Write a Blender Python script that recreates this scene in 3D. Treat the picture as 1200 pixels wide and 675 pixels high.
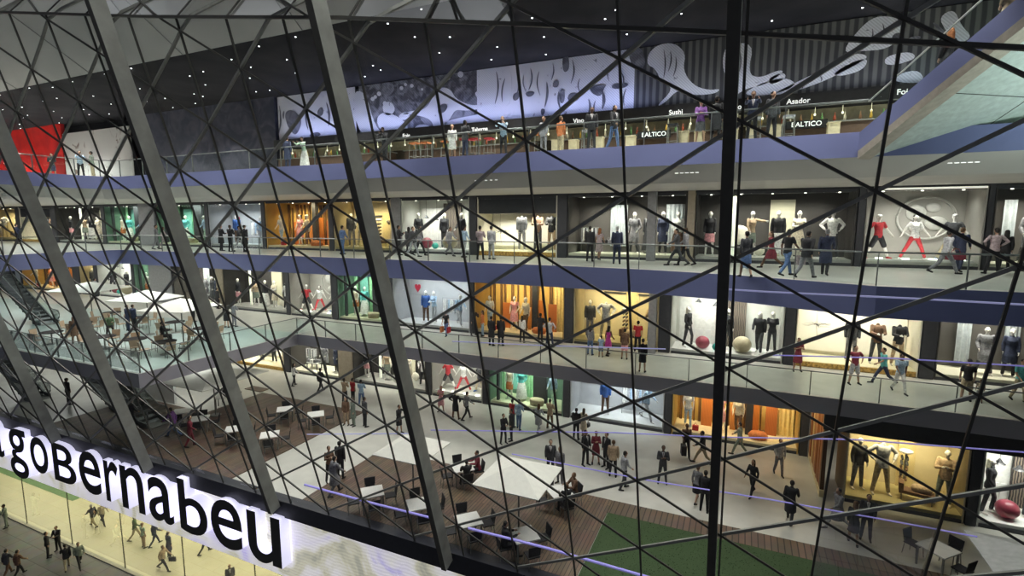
import bpy, bmesh, math, random
from mathutils import Vector, Matrix, Euler, noise
random.seed(7)
for o in list(bpy.data.objects): bpy.data.objects.remove(o)
C = bpy.context.scene.collection
SC = bpy.context.scene
PI = math.pi
def R(a): return math.radians(a)

# ------------------------------------------------------------------ camera
CAMZ = 11.85
FPX = 600.0                      # focal length in pixels of the 1200 x 675 frame
PITCH = math.atan(77.5 / FPX)
YAW = R(24.2)
cam = bpy.data.objects.new('camera', bpy.data.cameras.new('camera'))
C.objects.link(cam)
cam.data.sensor_width = 36.0
cam.data.lens = 36.0 * FPX / 1200.0
cam.data.clip_end = 500
cam.location = (0, 0, CAMZ)
cam.rotation_euler = (PI / 2 - PITCH, 0, YAW)
SC.camera = cam

# ------------------------------------------------------------------ world, view, exposure
w = bpy.data.worlds.new('dusk'); SC.world = w; w.use_nodes = True
nt = w.node_tree
bg = nt.nodes['Background']
tc = nt.nodes.new('ShaderNodeTexCoord'); sep = nt.nodes.new('ShaderNodeSeparateXYZ')
rmp = nt.nodes.new('ShaderNodeValToRGB')
nt.links.new(tc.outputs['Generated'], sep.inputs[0]); nt.links.new(sep.outputs['Z'], rmp.inputs[0])
rmp.color_ramp.elements[0].color = (0.30, 0.31, 0.34, 1); rmp.color_ramp.elements[1].color = (0.16, 0.19, 0.27, 1)
nt.links.new(rmp.outputs[0], bg.inputs[0]); bg.inputs[1].default_value = 0.3
SC.view_settings.view_transform = 'Standard'; SC.view_settings.look = 'None'
SC.view_settings.gamma = 1.0; SC.view_settings.use_curve_mapping = False
SC.view_settings.exposure = 0.0
SC.cycles.transparent_max_bounces = 24
SC.cycles.max_bounces = 6
SC.cycles.caustics_reflective = False; SC.cycles.caustics_refractive = False

def area(loc, sx, sy, watts, col=(1, .93, .8), rot=(0, 0, 0)):
    l = bpy.data.lights.new('area_light', 'AREA'); l.shape = 'RECTANGLE'; l.size = sx; l.size_y = sy
    l.energy = watts; l.color = col
    o = bpy.data.objects.new('area_light', l); C.objects.link(o); o.location = loc; o.rotation_euler = rot
    return o
def spot(loc, watts, col=(1, .95, .85), ang=110, rad=.06, rot=(0, 0, 0), blend=.6):
    l = bpy.data.lights.new('spot_light', 'SPOT'); l.energy = watts; l.color = col
    l.spot_size = R(ang); l.spot_blend = blend; l.shadow_soft_size = rad
    o = bpy.data.objects.new('spot_light', l); C.objects.link(o); o.location = loc; o.rotation_euler = rot
    return o

# levels
Z0, Z1, Z2, Z3, ZC, ZS = 0.0, 4.5, 9.85, 14.85, 20.15, -10.15
SOF1, SOF2, SOF3 = 3.78, 8.85, 13.4            # undersides of the three gallery slabs
YB = {0: 28.8, 1: 29.4, 2: 27.4}              # shop front planes
G = dict(
  atrium=62.0, gal0=66.0, gal1=135.0, gal2=140.0, shop=80.0, street=4600.0, mural=100.0, bar=34.0)

# gallery lighting: recessed soffit strips shining down on the walkways
for X in range(-66, 14, 8):
    if X < 8: area((X, 27.2, SOF1 - .02), 5.5, .5, G['gal0'], (1, .95, .84))
    area((X, 26.0, SOF2 - .02), 5.5, .5, G['gal1'], (1, .95, .84))
    area((X, 23.6, SOF3 - .02), 5.5, .4, G['gal2'], (1, .96, .88))
for X in (-62, -54, -46, -38, -31):            # the wide left wings
    area((X, 20.5, SOF1 - .02), 4, 2, G['gal0'] * 1.6, (.95, .97, .92))
    area((X, 20.5, SOF2 - .02), 4, 2, G['gal1'] * 1.3, (.9, .98, .95))
for X in (-60, -52, -46): area((X, 21, SOF3 - .02), 4, 1, G['gal2'] * .8, (.95, .97, 1))
# street hall under the deck, very bright and warm
for X in range(-60, 2, 6): area((X, 21.5, -4.72), 5, 4, G['street'] / 11, (1, .93, .62))
# mural wash from the top of the sign band
for X in range(-26, 10, 6): area((X + 1, 25.3, 17.45), 5.6, .25, G['mural'] * (.55 if X < -3 else .24), (.46, .53, 1) if X < -3 else (.70, .76, 1), (R(180 - 18), 0, 0))
area((-49, 24.2, 15.2), 8, .3, 60, (1, .98, .95), (R(180 - 20), 0, 0))
area((-62, 24.2, 15.2), 14, .3, 120, (1, .9, .85), (R(180 - 20), 0, 0))
# bar counters on the top floor
for X in range(-38, 8, 6): area((X, 24.8, 16.7), 5, .5, G['bar'], (1, .86, .55), (R(-20), 0, 0))
# added unseen lamp brightening the stair soffit on the right
area((11, 16.5, 12.2), 2.5, 2.5, 620, (.85, 1, .93), (R(180), 0, 0))
# outside, unseen and added: a spot brightening the fins, lamps brightening the outer soffit
spot((-1, 3.5, 25), 5200, (1, .99, .93), 80, .5, (R(52), 0, R(76)), .8)
for X in range(-56, -4, 10): area((X, 9.2, 21.6), 8, .6, 110 if X < -20 else 80, (1, .98, .93) if X < -30 else (.88, .92, 1), (R(170), 0, 0))

# ------------------------------------------------------------------ pixel -> world rays (of the 1200 x 675 frame)
_f = (-math.sin(YAW) * math.cos(PITCH), math.cos(YAW) * math.cos(PITCH), -math.sin(PITCH))
_r = (math.cos(YAW), math.sin(YAW), 0)
_u = (_r[1] * _f[2] - _r[2] * _f[1], _r[2] * _f[0] - _r[0] * _f[2], _r[0] * _f[1] - _r[1] * _f[0])
def ray(x, y):
    a = (x - 600) / FPX; b = (337.5 - y) / FPX
    return [_f[i] + a * _r[i] + b * _u[i] for i in range(3)]
def atz(x, y, z):
    d = ray(x, y); t = (z - CAMZ) / d[2]; return Vector((t * d[0], t * d[1], z))
def aty(x, y, Y):
    d = ray(x, y); t = Y / d[1]; return Vector((t * d[0], Y, CAMZ + t * d[2]))

# ------------------------------------------------------------------ materials
_M = {}
def mat(name, col, rough=.6, metal=0, emis=None, es=0, var=.12, scale=6, bump=0, spec=.5):
    if name in _M: return _M[name]
    m = bpy.data.materials.new(name); m.use_nodes = True; n = m.node_tree; b = n.nodes['Principled BSDF']
    b.inputs['Roughness'].default_value = rough; b.inputs['Metallic'].default_value = metal
    b.inputs['Specular IOR Level'].default_value = spec
    t = n.nodes.new('ShaderNodeTexCoord'); no = n.nodes.new('ShaderNodeTexNoise'); no.inputs['Scale'].default_value = scale
    no.inputs['Detail'].default_value = 4
    n.links.new(t.outputs['Object'], no.inputs['Vector'])
    r = n.nodes.new('ShaderNodeValToRGB')
    r.color_ramp.elements[0].position = .3; r.color_ramp.elements[1].position = .7
    r.color_ramp.elements[0].color = (*[max(0, c * (1 - var)) for c in col], 1)
    r.color_ramp.elements[1].color = (*[min(1, c * (1 + var)) for c in col], 1)
    n.links.new(no.outputs['Fac'], r.inputs[0]); n.links.new(r.outputs[0], b.inputs['Base Color'])
    if bump:
        bp = n.nodes.new('ShaderNodeBump'); bp.inputs['Strength'].default_value = bump
        n.links.new(no.outputs['Fac'], bp.inputs['Height']); n.links.new(bp.outputs[0], b.inputs['Normal'])
    if emis:
        b.inputs['Emission Color'].default_value = (*emis, 1); b.inputs['Emission Strength'].default_value = es
    _M[name] = m; return m
def glass(name, tint, refl, rough=.02):
    if name in _M: return _M[name]
    m = bpy.data.materials.new(name); m.use_nodes = True; n = m.node_tree
    for x in list(n.nodes):
        if x.type == 'BSDF_PRINCIPLED': n.nodes.remove(x)
    out = n.nodes['Material Output']
    tr = n.nodes.new('ShaderNodeBsdfTransparent'); tr.inputs[0].default_value = (*tint, 1)
    gl = n.nodes.new('ShaderNodeBsdfGlossy'); gl.inputs['Roughness'].default_value = rough
    lw = n.nodes.new('ShaderNodeFresnel'); lw.inputs[0].default_value = 1.35
    mu = n.nodes.new('ShaderNodeMath'); mu.operation = 'MULTIPLY'; mu.inputs[1].default_value = refl
    mx = n.nodes.new('ShaderNodeMixShader')
    n.links.new(lw.outputs[0], mu.inputs[0]); n.links.new(mu.outputs[0], mx.inputs[0])
    n.links.new(tr.outputs[0], mx.inputs[1]); n.links.new(gl.outputs[0], mx.inputs[2]); n.links.new(mx.outputs[0], out.inputs[0])
    _M[name] = m; return m
def stripes(name, c1, c2, scale, axis='X', rough=.6, dist=0., bump=.2, sharp=(.3, .7)):
    """vertical folds, planks or slats: a wave along one object axis"""
    if name in _M: return _M[name]
    m = bpy.data.materials.new(name); m.use_nodes = True; n = m.node_tree; b = n.nodes['Principled BSDF']
    b.inputs['Roughness'].default_value = rough
    t = n.nodes.new('ShaderNodeTexCoord'); wv = n.nodes.new('ShaderNodeTexWave'); wv.bands_direction = axis
    wv.inputs['Scale'].default_value = scale; wv.inputs['Distortion'].default_value = dist
    n.links.new(t.outputs['Object'], wv.inputs['Vector'])
    r = n.nodes.new('ShaderNodeValToRGB'); r.color_ramp.elements[0].position = sharp[0]; r.color_ramp.elements[1].position = sharp[1]
    r.color_ramp.elements[0].color = (*c1, 1); r.color_ramp.elements[1].color = (*c2, 1)
    n.links.new(wv.outputs['Fac'], r.inputs[0]); n.links.new(r.outputs[0], b.inputs['Base Color'])
    bp = n.nodes.new('ShaderNodeBump'); bp.inputs['Strength'].default_value = bump
    n.links.new(wv.outputs['Fac'], bp.inputs['Height']); n.links.new(bp.outputs[0], b.inputs['Normal'])
    _M[name] = m; return m
def planks(name, c1, c2, gap, wid=.14, length=4.0, rough=.55, along='Y', mortar=.012):
    if name in _M: return _M[name]
    m = bpy.data.materials.new(name); m.use_nodes = True; n = m.node_tree; b = n.nodes['Principled BSDF']
    b.inputs['Roughness'].default_value = rough
    t = n.nodes.new('ShaderNodeTexCoord'); mp = n.nodes.new('ShaderNodeMapping')
    if along == 'Y': mp.inputs['Rotation'].default_value = (0, 0, PI / 2)
    br = n.nodes.new('ShaderNodeTexBrick'); br.inputs['Scale'].default_value = 1
    br.inputs['Brick Width'].default_value = length; br.inputs['Row Height'].default_value = wid
    br.inputs['Mortar Size'].default_value = mortar; br.inputs['Color1'].default_value = (*c1, 1); br.inputs['Color2'].default_value = (*c2, 1)
    br.inputs['Mortar'].default_value = (*gap, 1)
    no = n.nodes.new('ShaderNodeTexNoise'); no.inputs['Scale'].default_value = 1.3
    mx = n.nodes.new('ShaderNodeMixRGB'); mx.blend_type = 'MULTIPLY'; mx.inputs[0].default_value = .5
    n.links.new(t.outputs['Object'], mp.inputs[0]); n.links.new(mp.outputs[0], br.inputs['Vector']); n.links.new(t.outputs['Object'], no.inputs['Vector'])
    n.links.new(br.outputs['Color'], mx.inputs[1]); n.links.new(no.outputs['Color'], mx.inputs[2]); n.links.new(mx.outputs[0], b.inputs['Base Color'])
    bp = n.nodes.new('ShaderNodeBump'); bp.inputs['Strength'].default_value = .3; bp.invert = True
    n.links.new(br.outputs['Fac'], bp.inputs['Height']); n.links.new(bp.outputs[0], b.inputs['Normal'])
    _M[name] = m; return m
def glow(name, col, s):
    if name in _M: return _M[name]
    m = bpy.data.materials.new(name); m.use_nodes = True; n = m.node_tree; b = n.nodes['Principled BSDF']
    b.inputs['Base Color'].default_value = (*col, 1)
    no = n.nodes.new('ShaderNodeTexNoise'); no.inputs['Scale'].default_value = 3
    r = n.nodes.new('ShaderNodeValToRGB'); r.color_ramp.elements[0].color = (*[c * .9 for c in col], 1); r.color_ramp.elements[1].color = (*col, 1)
    n.links.new(no.outputs['Fac'], r.inputs[0]); n.links.new(r.outputs[0], b.inputs['Emission Color'])
    b.inputs['Emission Strength'].default_value = s
    _M[name] = m; return m
def col(c, rough=.75):
    k = 'cloth_%02x%02x%02x' % tuple(int(v * 255) for v in c)
    return mat(k, c, rough, var=.34, scale=17)

steel = mat('dark_steel', (.05, .05, .046), .45, .2)
steelL = mat('grey_steel', (.24, .245, .23), .5, .3)
finM = mat('fin_grey', (.30, .31, .285), .55, .2, var=.15, scale=2)
beamM = mat('beam_navy', (.022, .024, .036), .4, .2)
floorM = mat('pale_stone_floor', (.56, .56, .52), .3, var=.07, scale=1.4)
floorT = mat('cool_stone_floor', (.41, .50, .48), .3, var=.06, scale=1.4)
fasP = mat('fascia_lavender', (.20, .225, .44), .55, var=.05, scale=.7)
fasG = mat('fascia_grey_lavender', (.38, .37, .43), .55, var=.05, scale=.7)
soffM = mat('soffit_grey', (.55, .54, .51), .6, var=.05, scale=.6)
slabM = mat('slab_grey', (.30, .30, .30), .7)
pierD = mat('pier_charcoal', (.045, .047, .055), .5)
pierG = mat('pier_grey', (.26, .26, .27), .6)
pierT = mat('pier_tan', (.34, .29, .22), .6)
ceilD = mat('ceiling_dark', (.030, .030, .034), .8, var=.25, scale=.5, spec=.02)
ceilL = mat('soffit_pale', (.50, .50, .49), .7, var=.06, scale=.3)
wallD = mat('wall_dark_blue', (.055, .058, .085), .8, var=.3, scale=1.5, spec=.05)
wallK = mat('wall_black', (.03, .03, .034), .6)
white = mat('white_paint', (.78, .78, .76), .45, var=.04)
black = mat('black_satin', (.02, .02, .022), .4)
gFac = glass('facade_glass', (.93, .95, .95), .55)
gShop = glass('shop_glass', (.95, .97, .96), .5)
gRail = glass('rail_glass', (.86, .93, .91), .6)
deckM = planks('deck_planks', (.21, .14, .095), (.13, .085, .058), (.03, .02, .015))
deckB = planks('deck_planks_broad', (.20, .13, .09), (.145, .095, .067), (.03, .02, .015), wid=.22, length=9, mortar=.02)

# ------------------------------------------------------------------ mesh builder
class MB:
    def __init__(s): s.v = []; s.f = []; s.m = []; s.mi = 0
    def quad(s, a, b, c, d): return s.poly([a, b, c, d])
    def poly(s, pts):
        n = len(s.v); s.v += [tuple(p) for p in pts]; s.f.append(tuple(range(n, n + len(pts)))); s.m.append(s.mi); return s
    def box(s, a, b, M=None):
        x0, y0, z0 = a; x1, y1, z1 = b
        P = [(x0,y0,z0),(x1,y0,z0),(x1,y1,z0),(x0,y1,z0),(x0,y0,z1),(x1,y0,z1),(x1,y1,z1),(x0,y1,z1)]
        if M is not None: P = [tuple(M @ Vector(p)) for p in P]
        n = len(s.v); s.v += P
        for q in ((3,2,1,0),(4,5,6,7),(0,1,5,4),(1,2,6,5),(2,3,7,6),(3,0,4,7)):
            s.f.append(tuple(n + i for i in q)); s.m.append(s.mi)
        return s
    def prism(s, pts, z0, z1):
        n = len(s.v); k = len(pts)
        s.v += [(x, y, z0) for x, y in pts] + [(x, y, z1) for x, y in pts]
        s.f.append(tuple(n + i for i in reversed(range(k)))); s.m.append(s.mi)
        s.f.append(tuple(n + k + i for i in range(k))); s.m.append(s.mi)
        for i in range(k):
            j = (i + 1) % k; s.f.append((n + i, n + j, n + k + j, n + k + i)); s.m.append(s.mi)
        return s
    def extr(s, pts, d):
        """closed polygon pts (3d) pushed along vector d"""
        n = len(s.v); k = len(pts); d = Vector(d)
        s.v += [tuple(p) for p in pts] + [tuple(Vector(p) + d) for p in pts]
        s.f.append(tuple(n + i for i in range(k))); s.m.append(s.mi)
        s.f.append(tuple(n + k + i for i in reversed(range(k)))); s.m.append(s.mi)
        for i in range(k):
            j = (i + 1) % k; s.f.append((n + j, n + i, n + k + i, n + k + j)); s.m.append(s.mi)
        return s
    def tube(s, pts, r, n=6, r2=None):
        pts = [Vector(p) for p in pts]; base = len(s.v); L = len(pts)
        for i, p in enumerate(pts):
            d = (pts[min(i + 1, L - 1)] - pts[max(i - 1, 0)]).normalized()
            a = Vector((0, 0, 1)) if abs(d.z) < .95 else Vector((1, 0, 0))
            u = d.cross(a).normalized(); v = d.cross(u)
            rr = r if r2 is None else r + (r2 - r) * i / max(1, L - 1)
            for k in range(n):
                t = 2 * PI * k / n + PI / n; s.v.append(tuple(p + u * rr * math.cos(t) + v * rr * math.sin(t)))
        for i in range(L - 1):
            for k in range(n):
                k2 = (k + 1) % n; s.f.append((base + i*n + k, base + i*n + k2, base + (i+1)*n + k2, base + (i+1)*n + k)); s.m.append(s.mi)
        s.f.append(tuple(base + k for k in reversed(range(n)))); s.m.append(s.mi)
        s.f.append(tuple(base + (L-1)*n + k for k in range(n))); s.m.append(s.mi)
        return s
    def loft(s, secs, n=14):
        """secs: (cx,cy,z,rx,ry)"""
        base = len(s.v)
        for cx, cy, z, rx, ry in secs:
            for k in range(n):
                t = 2 * PI * k / n; s.v.append((cx + rx * math.cos(t), cy + ry * math.sin(t), z))
        for i in range(len(secs) - 1):
            for k in range(n):
                k2 = (k + 1) % n; s.f.append((base + i*n + k, base + i*n + k2, base + (i+1)*n + k2, base + (i+1)*n + k)); s.m.append(s.mi)
        s.f.append(tuple(base + k for k in reversed(range(n)))); s.m.append(s.mi)
        s.f.append(tuple(base + (len(secs)-1)*n + k for k in range(n))); s.m.append(s.mi)
        return s
    def ell(s, c, rx, ry, rz, nu=12, nv=8, M=None):
        secs = []; base = len(s.v); c = Vector(c)
        for i in range(nv + 1):
            ph = PI * i / nv - PI / 2
            rr = max(math.cos(ph), .02)
            for k in range(nu):
                t = 2 * PI * k / nu; p = Vector((rx * rr * math.cos(t), ry * rr * math.sin(t), rz * math.sin(ph)))
                if M is not None: p = M @ p
                s.v.append(tuple(c + p))
        for i in range(nv):
            for k in range(nu):
                k2 = (k + 1) % nu; s.f.append((base + i*nu + k, base + i*nu + k2, base + (i+1)*nu + k2, base + (i+1)*nu + k)); s.m.append(s.mi)
        s.f.append(tuple(base + k for k in reversed(range(nu)))); s.m.append(s.mi)
        s.f.append(tuple(base + nv*nu + k for k in range(nu))); s.m.append(s.mi)
        return s
    def cap(s, a, b, ra, rb, n=10):
        """tapered capsule"""
        a = Vector(a); b = Vector(b); d = (b - a); L = d.length
        d = d.normalized() if L > 1e-6 else Vector((0, 0, 1))
        x = Vector((0, 0, 1)) if abs(d.z) < .95 else Vector((1, 0, 0)); u = d.cross(x).normalized(); v = d.cross(u)
        rings = []
        for ph in (-85, -55, -25, 0): rings.append((a + d * ra * math.sin(R(ph)), ra * math.cos(R(ph))))
        for ph in (0, 25, 55, 85): rings.append((b + d * rb * math.sin(R(ph)), rb * math.cos(R(ph))))
        base = len(s.v)
        for p, r in rings:
            for k in range(n):
                t = 2 * PI * k / n; s.v.append(tuple(p + u * r * math.cos(t) + v * r * math.sin(t)))
        for i in range(len(rings) - 1):
            for k in range(n):
                k2 = (k + 1) % n; s.f.append((base + i*n + k, base + i*n + k2, base + (i+1)*n + k2, base + (i+1)*n + k)); s.m.append(s.mi)
        s.f.append(tuple(base + k for k in reversed(range(n)))); s.m.append(s.mi)
        s.f.append(tuple(base + (len(rings)-1)*n + k for k in range(n))); s.m.append(s.mi)
        return s
    def mesh(s, name, mats, smooth=False):
        me = bpy.data.meshes.new(name); me.from_pydata(s.v, [], s.f)
        for m in (mats if isinstance(mats, (list, tuple)) else [mats]): me.materials.append(m)
        for p, i in zip(me.polygons, s.m): p.material_index = i; p.use_smooth = smooth
        bm = bmesh.new(); bm.from_mesh(me); bmesh.ops.recalc_face_normals(bm, faces=bm.faces); bm.to_mesh(me); bm.free()
        me.update(); return me
    def build(s, name, mats, parent=None, smooth=False, loc=None, rot=None):
        o = bpy.data.objects.new(name, s.mesh(name, mats, smooth)); C.objects.link(o)
        if parent is not None: o.parent = parent
        if loc is not None: o.location = loc
        if rot is not None: o.rotation_euler = rot
        return o
def tag(o, label, cat, group=None):
    o['label'] = label; o['category'] = cat
    if group: o['group'] = group
    return o
def struct(o): o['kind'] = 'structure'; return o
def thing(name, label, cat, loc=(0, 0, 0), rz=0, group=None):
    o = bpy.data.objects.new(name, None); C.objects.link(o); o.empty_display_size = .2
    o.location = loc; o.rotation_euler = (0, 0, rz)
    return tag(o, label, cat, group)
def link_part(name, me, parent, loc=None, rot=None, m=None):
    o = bpy.data.objects.new(name, me); C.objects.link(o)
    if parent is not None: o.parent = parent
    if loc is not None: o.location = loc
    if rot is not None: o.rotation_euler = rot
    if m is not None: setm(o, m)
    return o
def setm(o, *ms):
    for i, m in enumerate(ms):
        o.material_slots[i].link = 'OBJECT'; o.material_slots[i].material = m
def dup(root, loc, rz=None, label=None, scale=None):
    r = root.copy(); C.objects.link(r); r.location = loc
    if rz is not None: r.rotation_euler = (0, 0, rz)
    if label: r['label'] = label
    if scale: r.scale = (scale,) * 3
    for ch in list(root.children):
        c = ch.copy(); C.objects.link(c); c.parent = r
        for g in ch.children:
            d = g.copy(); C.objects.link(d); d.parent = c
    return r
ORD = ['first', 'second', 'third', 'fourth', 'fifth', 'sixth', 'seventh', 'eighth', 'ninth', 'tenth', 'eleventh', 'twelfth', 'thirteenth',
       'fourteenth', 'fifteenth', 'sixteenth', 'seventeenth', 'eighteenth', 'nineteenth', 'twentieth', 'twenty-first', 'twenty-second',
       'twenty-third', 'twenty-fourth', 'twenty-fifth', 'twenty-sixth', 'twenty-seventh', 'twenty-eighth', 'twenty-ninth', 'thirtieth']
# ================================================================== STRUCTURE
def slab(name, pts, z0, z1, mats, split=None):
    """slab polygon: top material 0, sides material 1, underside material 2"""
    b = MB(); n = len(pts)
    b.mi = 0; b.poly([(x, y, z1) for x, y in pts]); b.mi = 2; b.poly([(x, y, z0) for x, y in reversed(pts)])
    b.mi = 1
    for i in range(n):
        j = (i + 1) % n; a, c = pts[i], pts[j]; b.quad((*a, z0), (*c, z0), (*c, z1), (*a, z1))
    return struct(b.build(name, mats))
# ground deck floor and the beam edge above the big sign
slab('floor_ground', [(-78, 14.75), (13, 14.75), (13, 31.5), (-78, 31.5)], -.3, 0, [floorM, slabM, soffM])
struct(MB().box((-78, 14.62, -.66), (13, 15.1, .06)).build('trim_1', beamM))
# street
stone = planks('street_paving', (.20, .20, .22), (.15, .15, .17), (.07, .07, .08), wid=.9, length=1.6, rough=.45, along='X', mortar=.02)
struct(MB().box((-95, -4, ZS - .2), (20, 17.35, ZS)).build('floor_street', stone))
yflo = mat('hall_floor', (.66, .63, .46), .35, var=.05, scale=.8)
struct(MB().box((-95, 17.35, ZS - .2), (20, 40, ZS)).build('floor_hall', yflo))
struct(MB().box((-95, 17.2, ZS), (20, 17.42, ZS + .06)).build('trim_2', mat('kerb', (.4, .4, .36), .5)))
struct(MB().box((-95, 40, ZS), (20, 40.2, -.3)).build('wall_hall', mat('hall_wall', (.6, .58, .46), .6)))
struct(MB().box((-78, 15.1, -3.7), (13, 40, -3.6)).build('ceiling_hall', mat('hall_ceiling', (.6, .6, .58), .6)))
hall_green = mat('hall_mat_green', (.13, .24, .11), .7)
struct(MB().box((-62, 20.5, ZS), (-47.5, 27, ZS + .01)).build('floor_green_inlay', hall_green))
# first gallery with the wide food-court wing on the left
WX = -26.5
P1 = [(-78, 14.6), (WX, 14.6), (WX, 24.4), (13, 24.4), (13, 31.55), (-78, 31.55)]
b = slab('floor_gallery_lower', P1, SOF1, Z1, [floorM, fasG, soffM])
struct(MB().box((-77.9, 14.7, Z1), (WX - .1, 24.6, Z1 + .012)).build('floor_food_court', floorT))
# second gallery
E2 = [(-41, 13.5), (-41, 22.2), (-27, 22.2), (-10, 22.4), (-4, 22.0), (-.5, 21.2), (3.9, 19.2), (13, 19.2)]
P2 = [(-78, 13.5)] + E2 + [(13, 30.5), (-78, 30.5)]
slab('floor_gallery_upper', P2, SOF2, Z2, [floorM, fasP, soffM])
# third gallery, deep rounded edge: lavender fascia over a sloping pale band
E3 = [(-39.6, 12.2), (-39.6, 19.2), (-39.2, 20.4), (-38.2, 21.0), (-37, 21.0), (13, 21.0)]
P3 = [(-78, 12.2)] + E3 + [(13, 30.5), (-78, 30.5)]
slab('floor_top', P3, 14.02, Z3, [floorM, fasP, soffM])
bb = MB(); inn = [(-40.4, 12.2), (-40.4, 19.7), (-40.0, 21.0), (-38.6, 21.9), (-37, 21.9), (13, 21.9)]
for i in range(len(E3) - 1):
    bb.quad((*E3[i], 14.02), (*E3[i+1], 14.02), (*inn[i+1], SOF3), (*inn[i], SOF3))
bb.poly([(*p, SOF3) for p in inn] + [(13, 27.6, SOF3), (-78, 27.6, SOF3), (-78, 12.2, SOF3)])
struct(bb.build('ceiling_gallery', soffM))
# closing walls behind the shops, ends
struct(MB().box((-79, 31.6, -.3), (14, 31.9, 14.0)).build('wall_back', wallK))
struct(MB().box((-79, 10, -.3), (-78.6, 31, ZC)).build('wall_left', wallD))
struct(MB().box((13.2, 10.5, -.3), (13.5, 31, ZC)).build('wall_right', wallK))
# top floor: dark back wall, ceiling
struct(MB().box((-79, 26.6, Z3), (13.2, 26.9, ZC)).build('wall_top_floor', wallK))
struct(MB().box((-79, 17.8, ZC), (13.2, 27, ZC + .3)).build('ceiling', ceilD))
cl = MB(); cl.quad((-79, 17.8, ZC), (14, 17.8, ZC), (14, 6.2, 25.6), (-79, 6.2, 25.6)); cl.quad((-79, 6.2, 25.6), (14, 6.2, 25.6), (14, 4, 25.4), (-79, 4, 25.4))
struct(cl.build('ceiling_soffit', ceilL))
for i, s in enumerate((-66, -58, -50, -42, -34, -26, -18)):
    struct(MB().tube([(s, 17.75, ZC - .03), (s + 3, 6.3, 25.5)], .02, 4).build('trim_%d' % (i + 3), mat('joint', (.25, .25, .25))))
# ------------------------------------------------------------------ deck, grass, decking on the ground floor
def deckobj(pts, mt, lab, z=.05):
    o = MB().prism(pts, 0.0, z).build('timber_deck', mt); return tag(o, lab, 'decking')
deckobj([(-16.65, 15.12), (-4.5, 15.12), (-4.5, 19.5), (-4.5, 20.5), (-16.65, 20.5)], deckM, 'brown timber deck under the square white tables by the glass')
deckobj([(-4.48, 19.5), (9.5, 19.5), (9.5, 20.5), (-4.48, 20.5)], deckB, 'broad brown timber border along the back of the green lawn')
deckobj([(-36.7, 15.12), (-21.1, 15.12), (-21.1, 24.3), (-30, 24.3), (-30, 20.2), (-36.7, 20.2)], deckM, 'brown timber deck on the left holding the far group of white tables')
deckobj([(-31.9, 24.4), (-30.3, 24.4), (-30.3, 25.1), (-31.9, 25.1)], deckM, 'small brown timber strip left of the far deck corner')
g = bpy.data.materials.new('lawn'); g.use_nodes = True; n = g.node_tree; bs = n.nodes['Principled BSDF']; bs.inputs['Roughness'].default_value = .9
n1 = n.nodes.new('ShaderNodeTexNoise'); n1.inputs['Scale'].default_value = 22; n1.inputs['Detail'].default_value = 8
t_ = n.nodes.new('ShaderNodeTexCoord'); n.links.new(t_.outputs['Object'], n1.inputs['Vector'])
r_ = n.nodes.new('ShaderNodeValToRGB'); r_.color_ramp.elements[0].color = (.022, .048, .016, 1); r_.color_ramp.elements[1].color = (.055, .098, .034, 1)
n.links.new(n1.outputs['Fac'], r_.inputs[0]); n.links.new(r_.outputs[0], bs.inputs['Base Color'])
bp = n.nodes.new('ShaderNodeBump'); bp.inputs['Strength'].default_value = .8; n.links.new(n1.outputs['Fac'], bp.inputs['Height']); n.links.new(bp.outputs[0], bs.inputs['Normal'])
gm = MB(); rnd = random.Random(3)
gm.box((-4.46, 15.12, 0), (9.5, 19.48, .06))
for i in range(9000):
    x, y = rnd.uniform(-4.4, 9.4), rnd.uniform(15.2, 19.42); h = rnd.uniform(.01, .035); a = rnd.uniform(0, PI); c, s = math.cos(a) * .02, math.sin(a) * .02
    gm.poly([(x - c, y - s, .055), (x + c, y + s, .055), (x + rnd.uniform(-.03, .03), y + rnd.uniform(-.03, .03), .055 + h)])
lo = gm.build('grass', g); lo['kind'] = 'stuff'; tag(lo, 'dark green lawn inside the broad timber border', 'grass')

# ------------------------------------------------------------------ facade: leaning diagrid glass front
def kl(X):
    pts = [(-44, .25), (-22, .26), (-15, .27), (-8.5, .30), (-6.5, .31), (-4.5, .325), (-2.4, .34), (0, .35), (9, .35)]
    if X <= pts[0][0]: return pts[0][1]
    for (a, ka), (c, kb) in zip(pts, pts[1:]):
        if X <= c: return ka + (kb - ka) * (X - a) / (c - a)
    return .35
def zfold(X):        # folded top edge of the lower skin
    pts = [(-60, 21.0), (-23.5, 18.95), (-8.7, 16.5), (-1.15, 15.05), (3.5, 14.22), (9, 13.2)]
    for (a, za), (c, zb) in zip(pts, pts[1:]):
        if X <= c: return za + (zb - za) * (X - a) / (c - a)
    return 13.2
def S(X, Z, off=0):
    k = kl(X); zf = zfold(X)
    if Z <= zf or X > -6: return Vector((X, 14.7 - k * Z - off, Z))
    return Vector((X, 14.7 - k * zf + .75 * (Z - zf) - off, Z))
Xi = lambda i: 4.06 - 2.09 * i                   # node columns counted from the right
grid = thing('facade_diagrid', 'dark steel diagrid of slim mullions and crossing diagonals behind the broad fins', 'diagrid', (0, 0, 0))
def member(pts, name, lab, cat, grp, r=.036, mt=None):
    return MB().tube(pts, r, 4).build(name, mt or steel, grid)
TOP = lambda X: zfold(X) + (2.4 if X < -6 else 5.0)
for i in range(0, 23):
    X = Xi(i); zs = [.06, zfold(X)] if X < -6 else [.06]
    pts = [S(X, z) for z in zs] + [S(X, TOP(X))]
    member(pts, 'facade_mullion', 'slim dark steel mullion of the glass front, %s from the right' % ORD[i], 'mullion', 'slim mullions of the glass front', .034)
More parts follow.
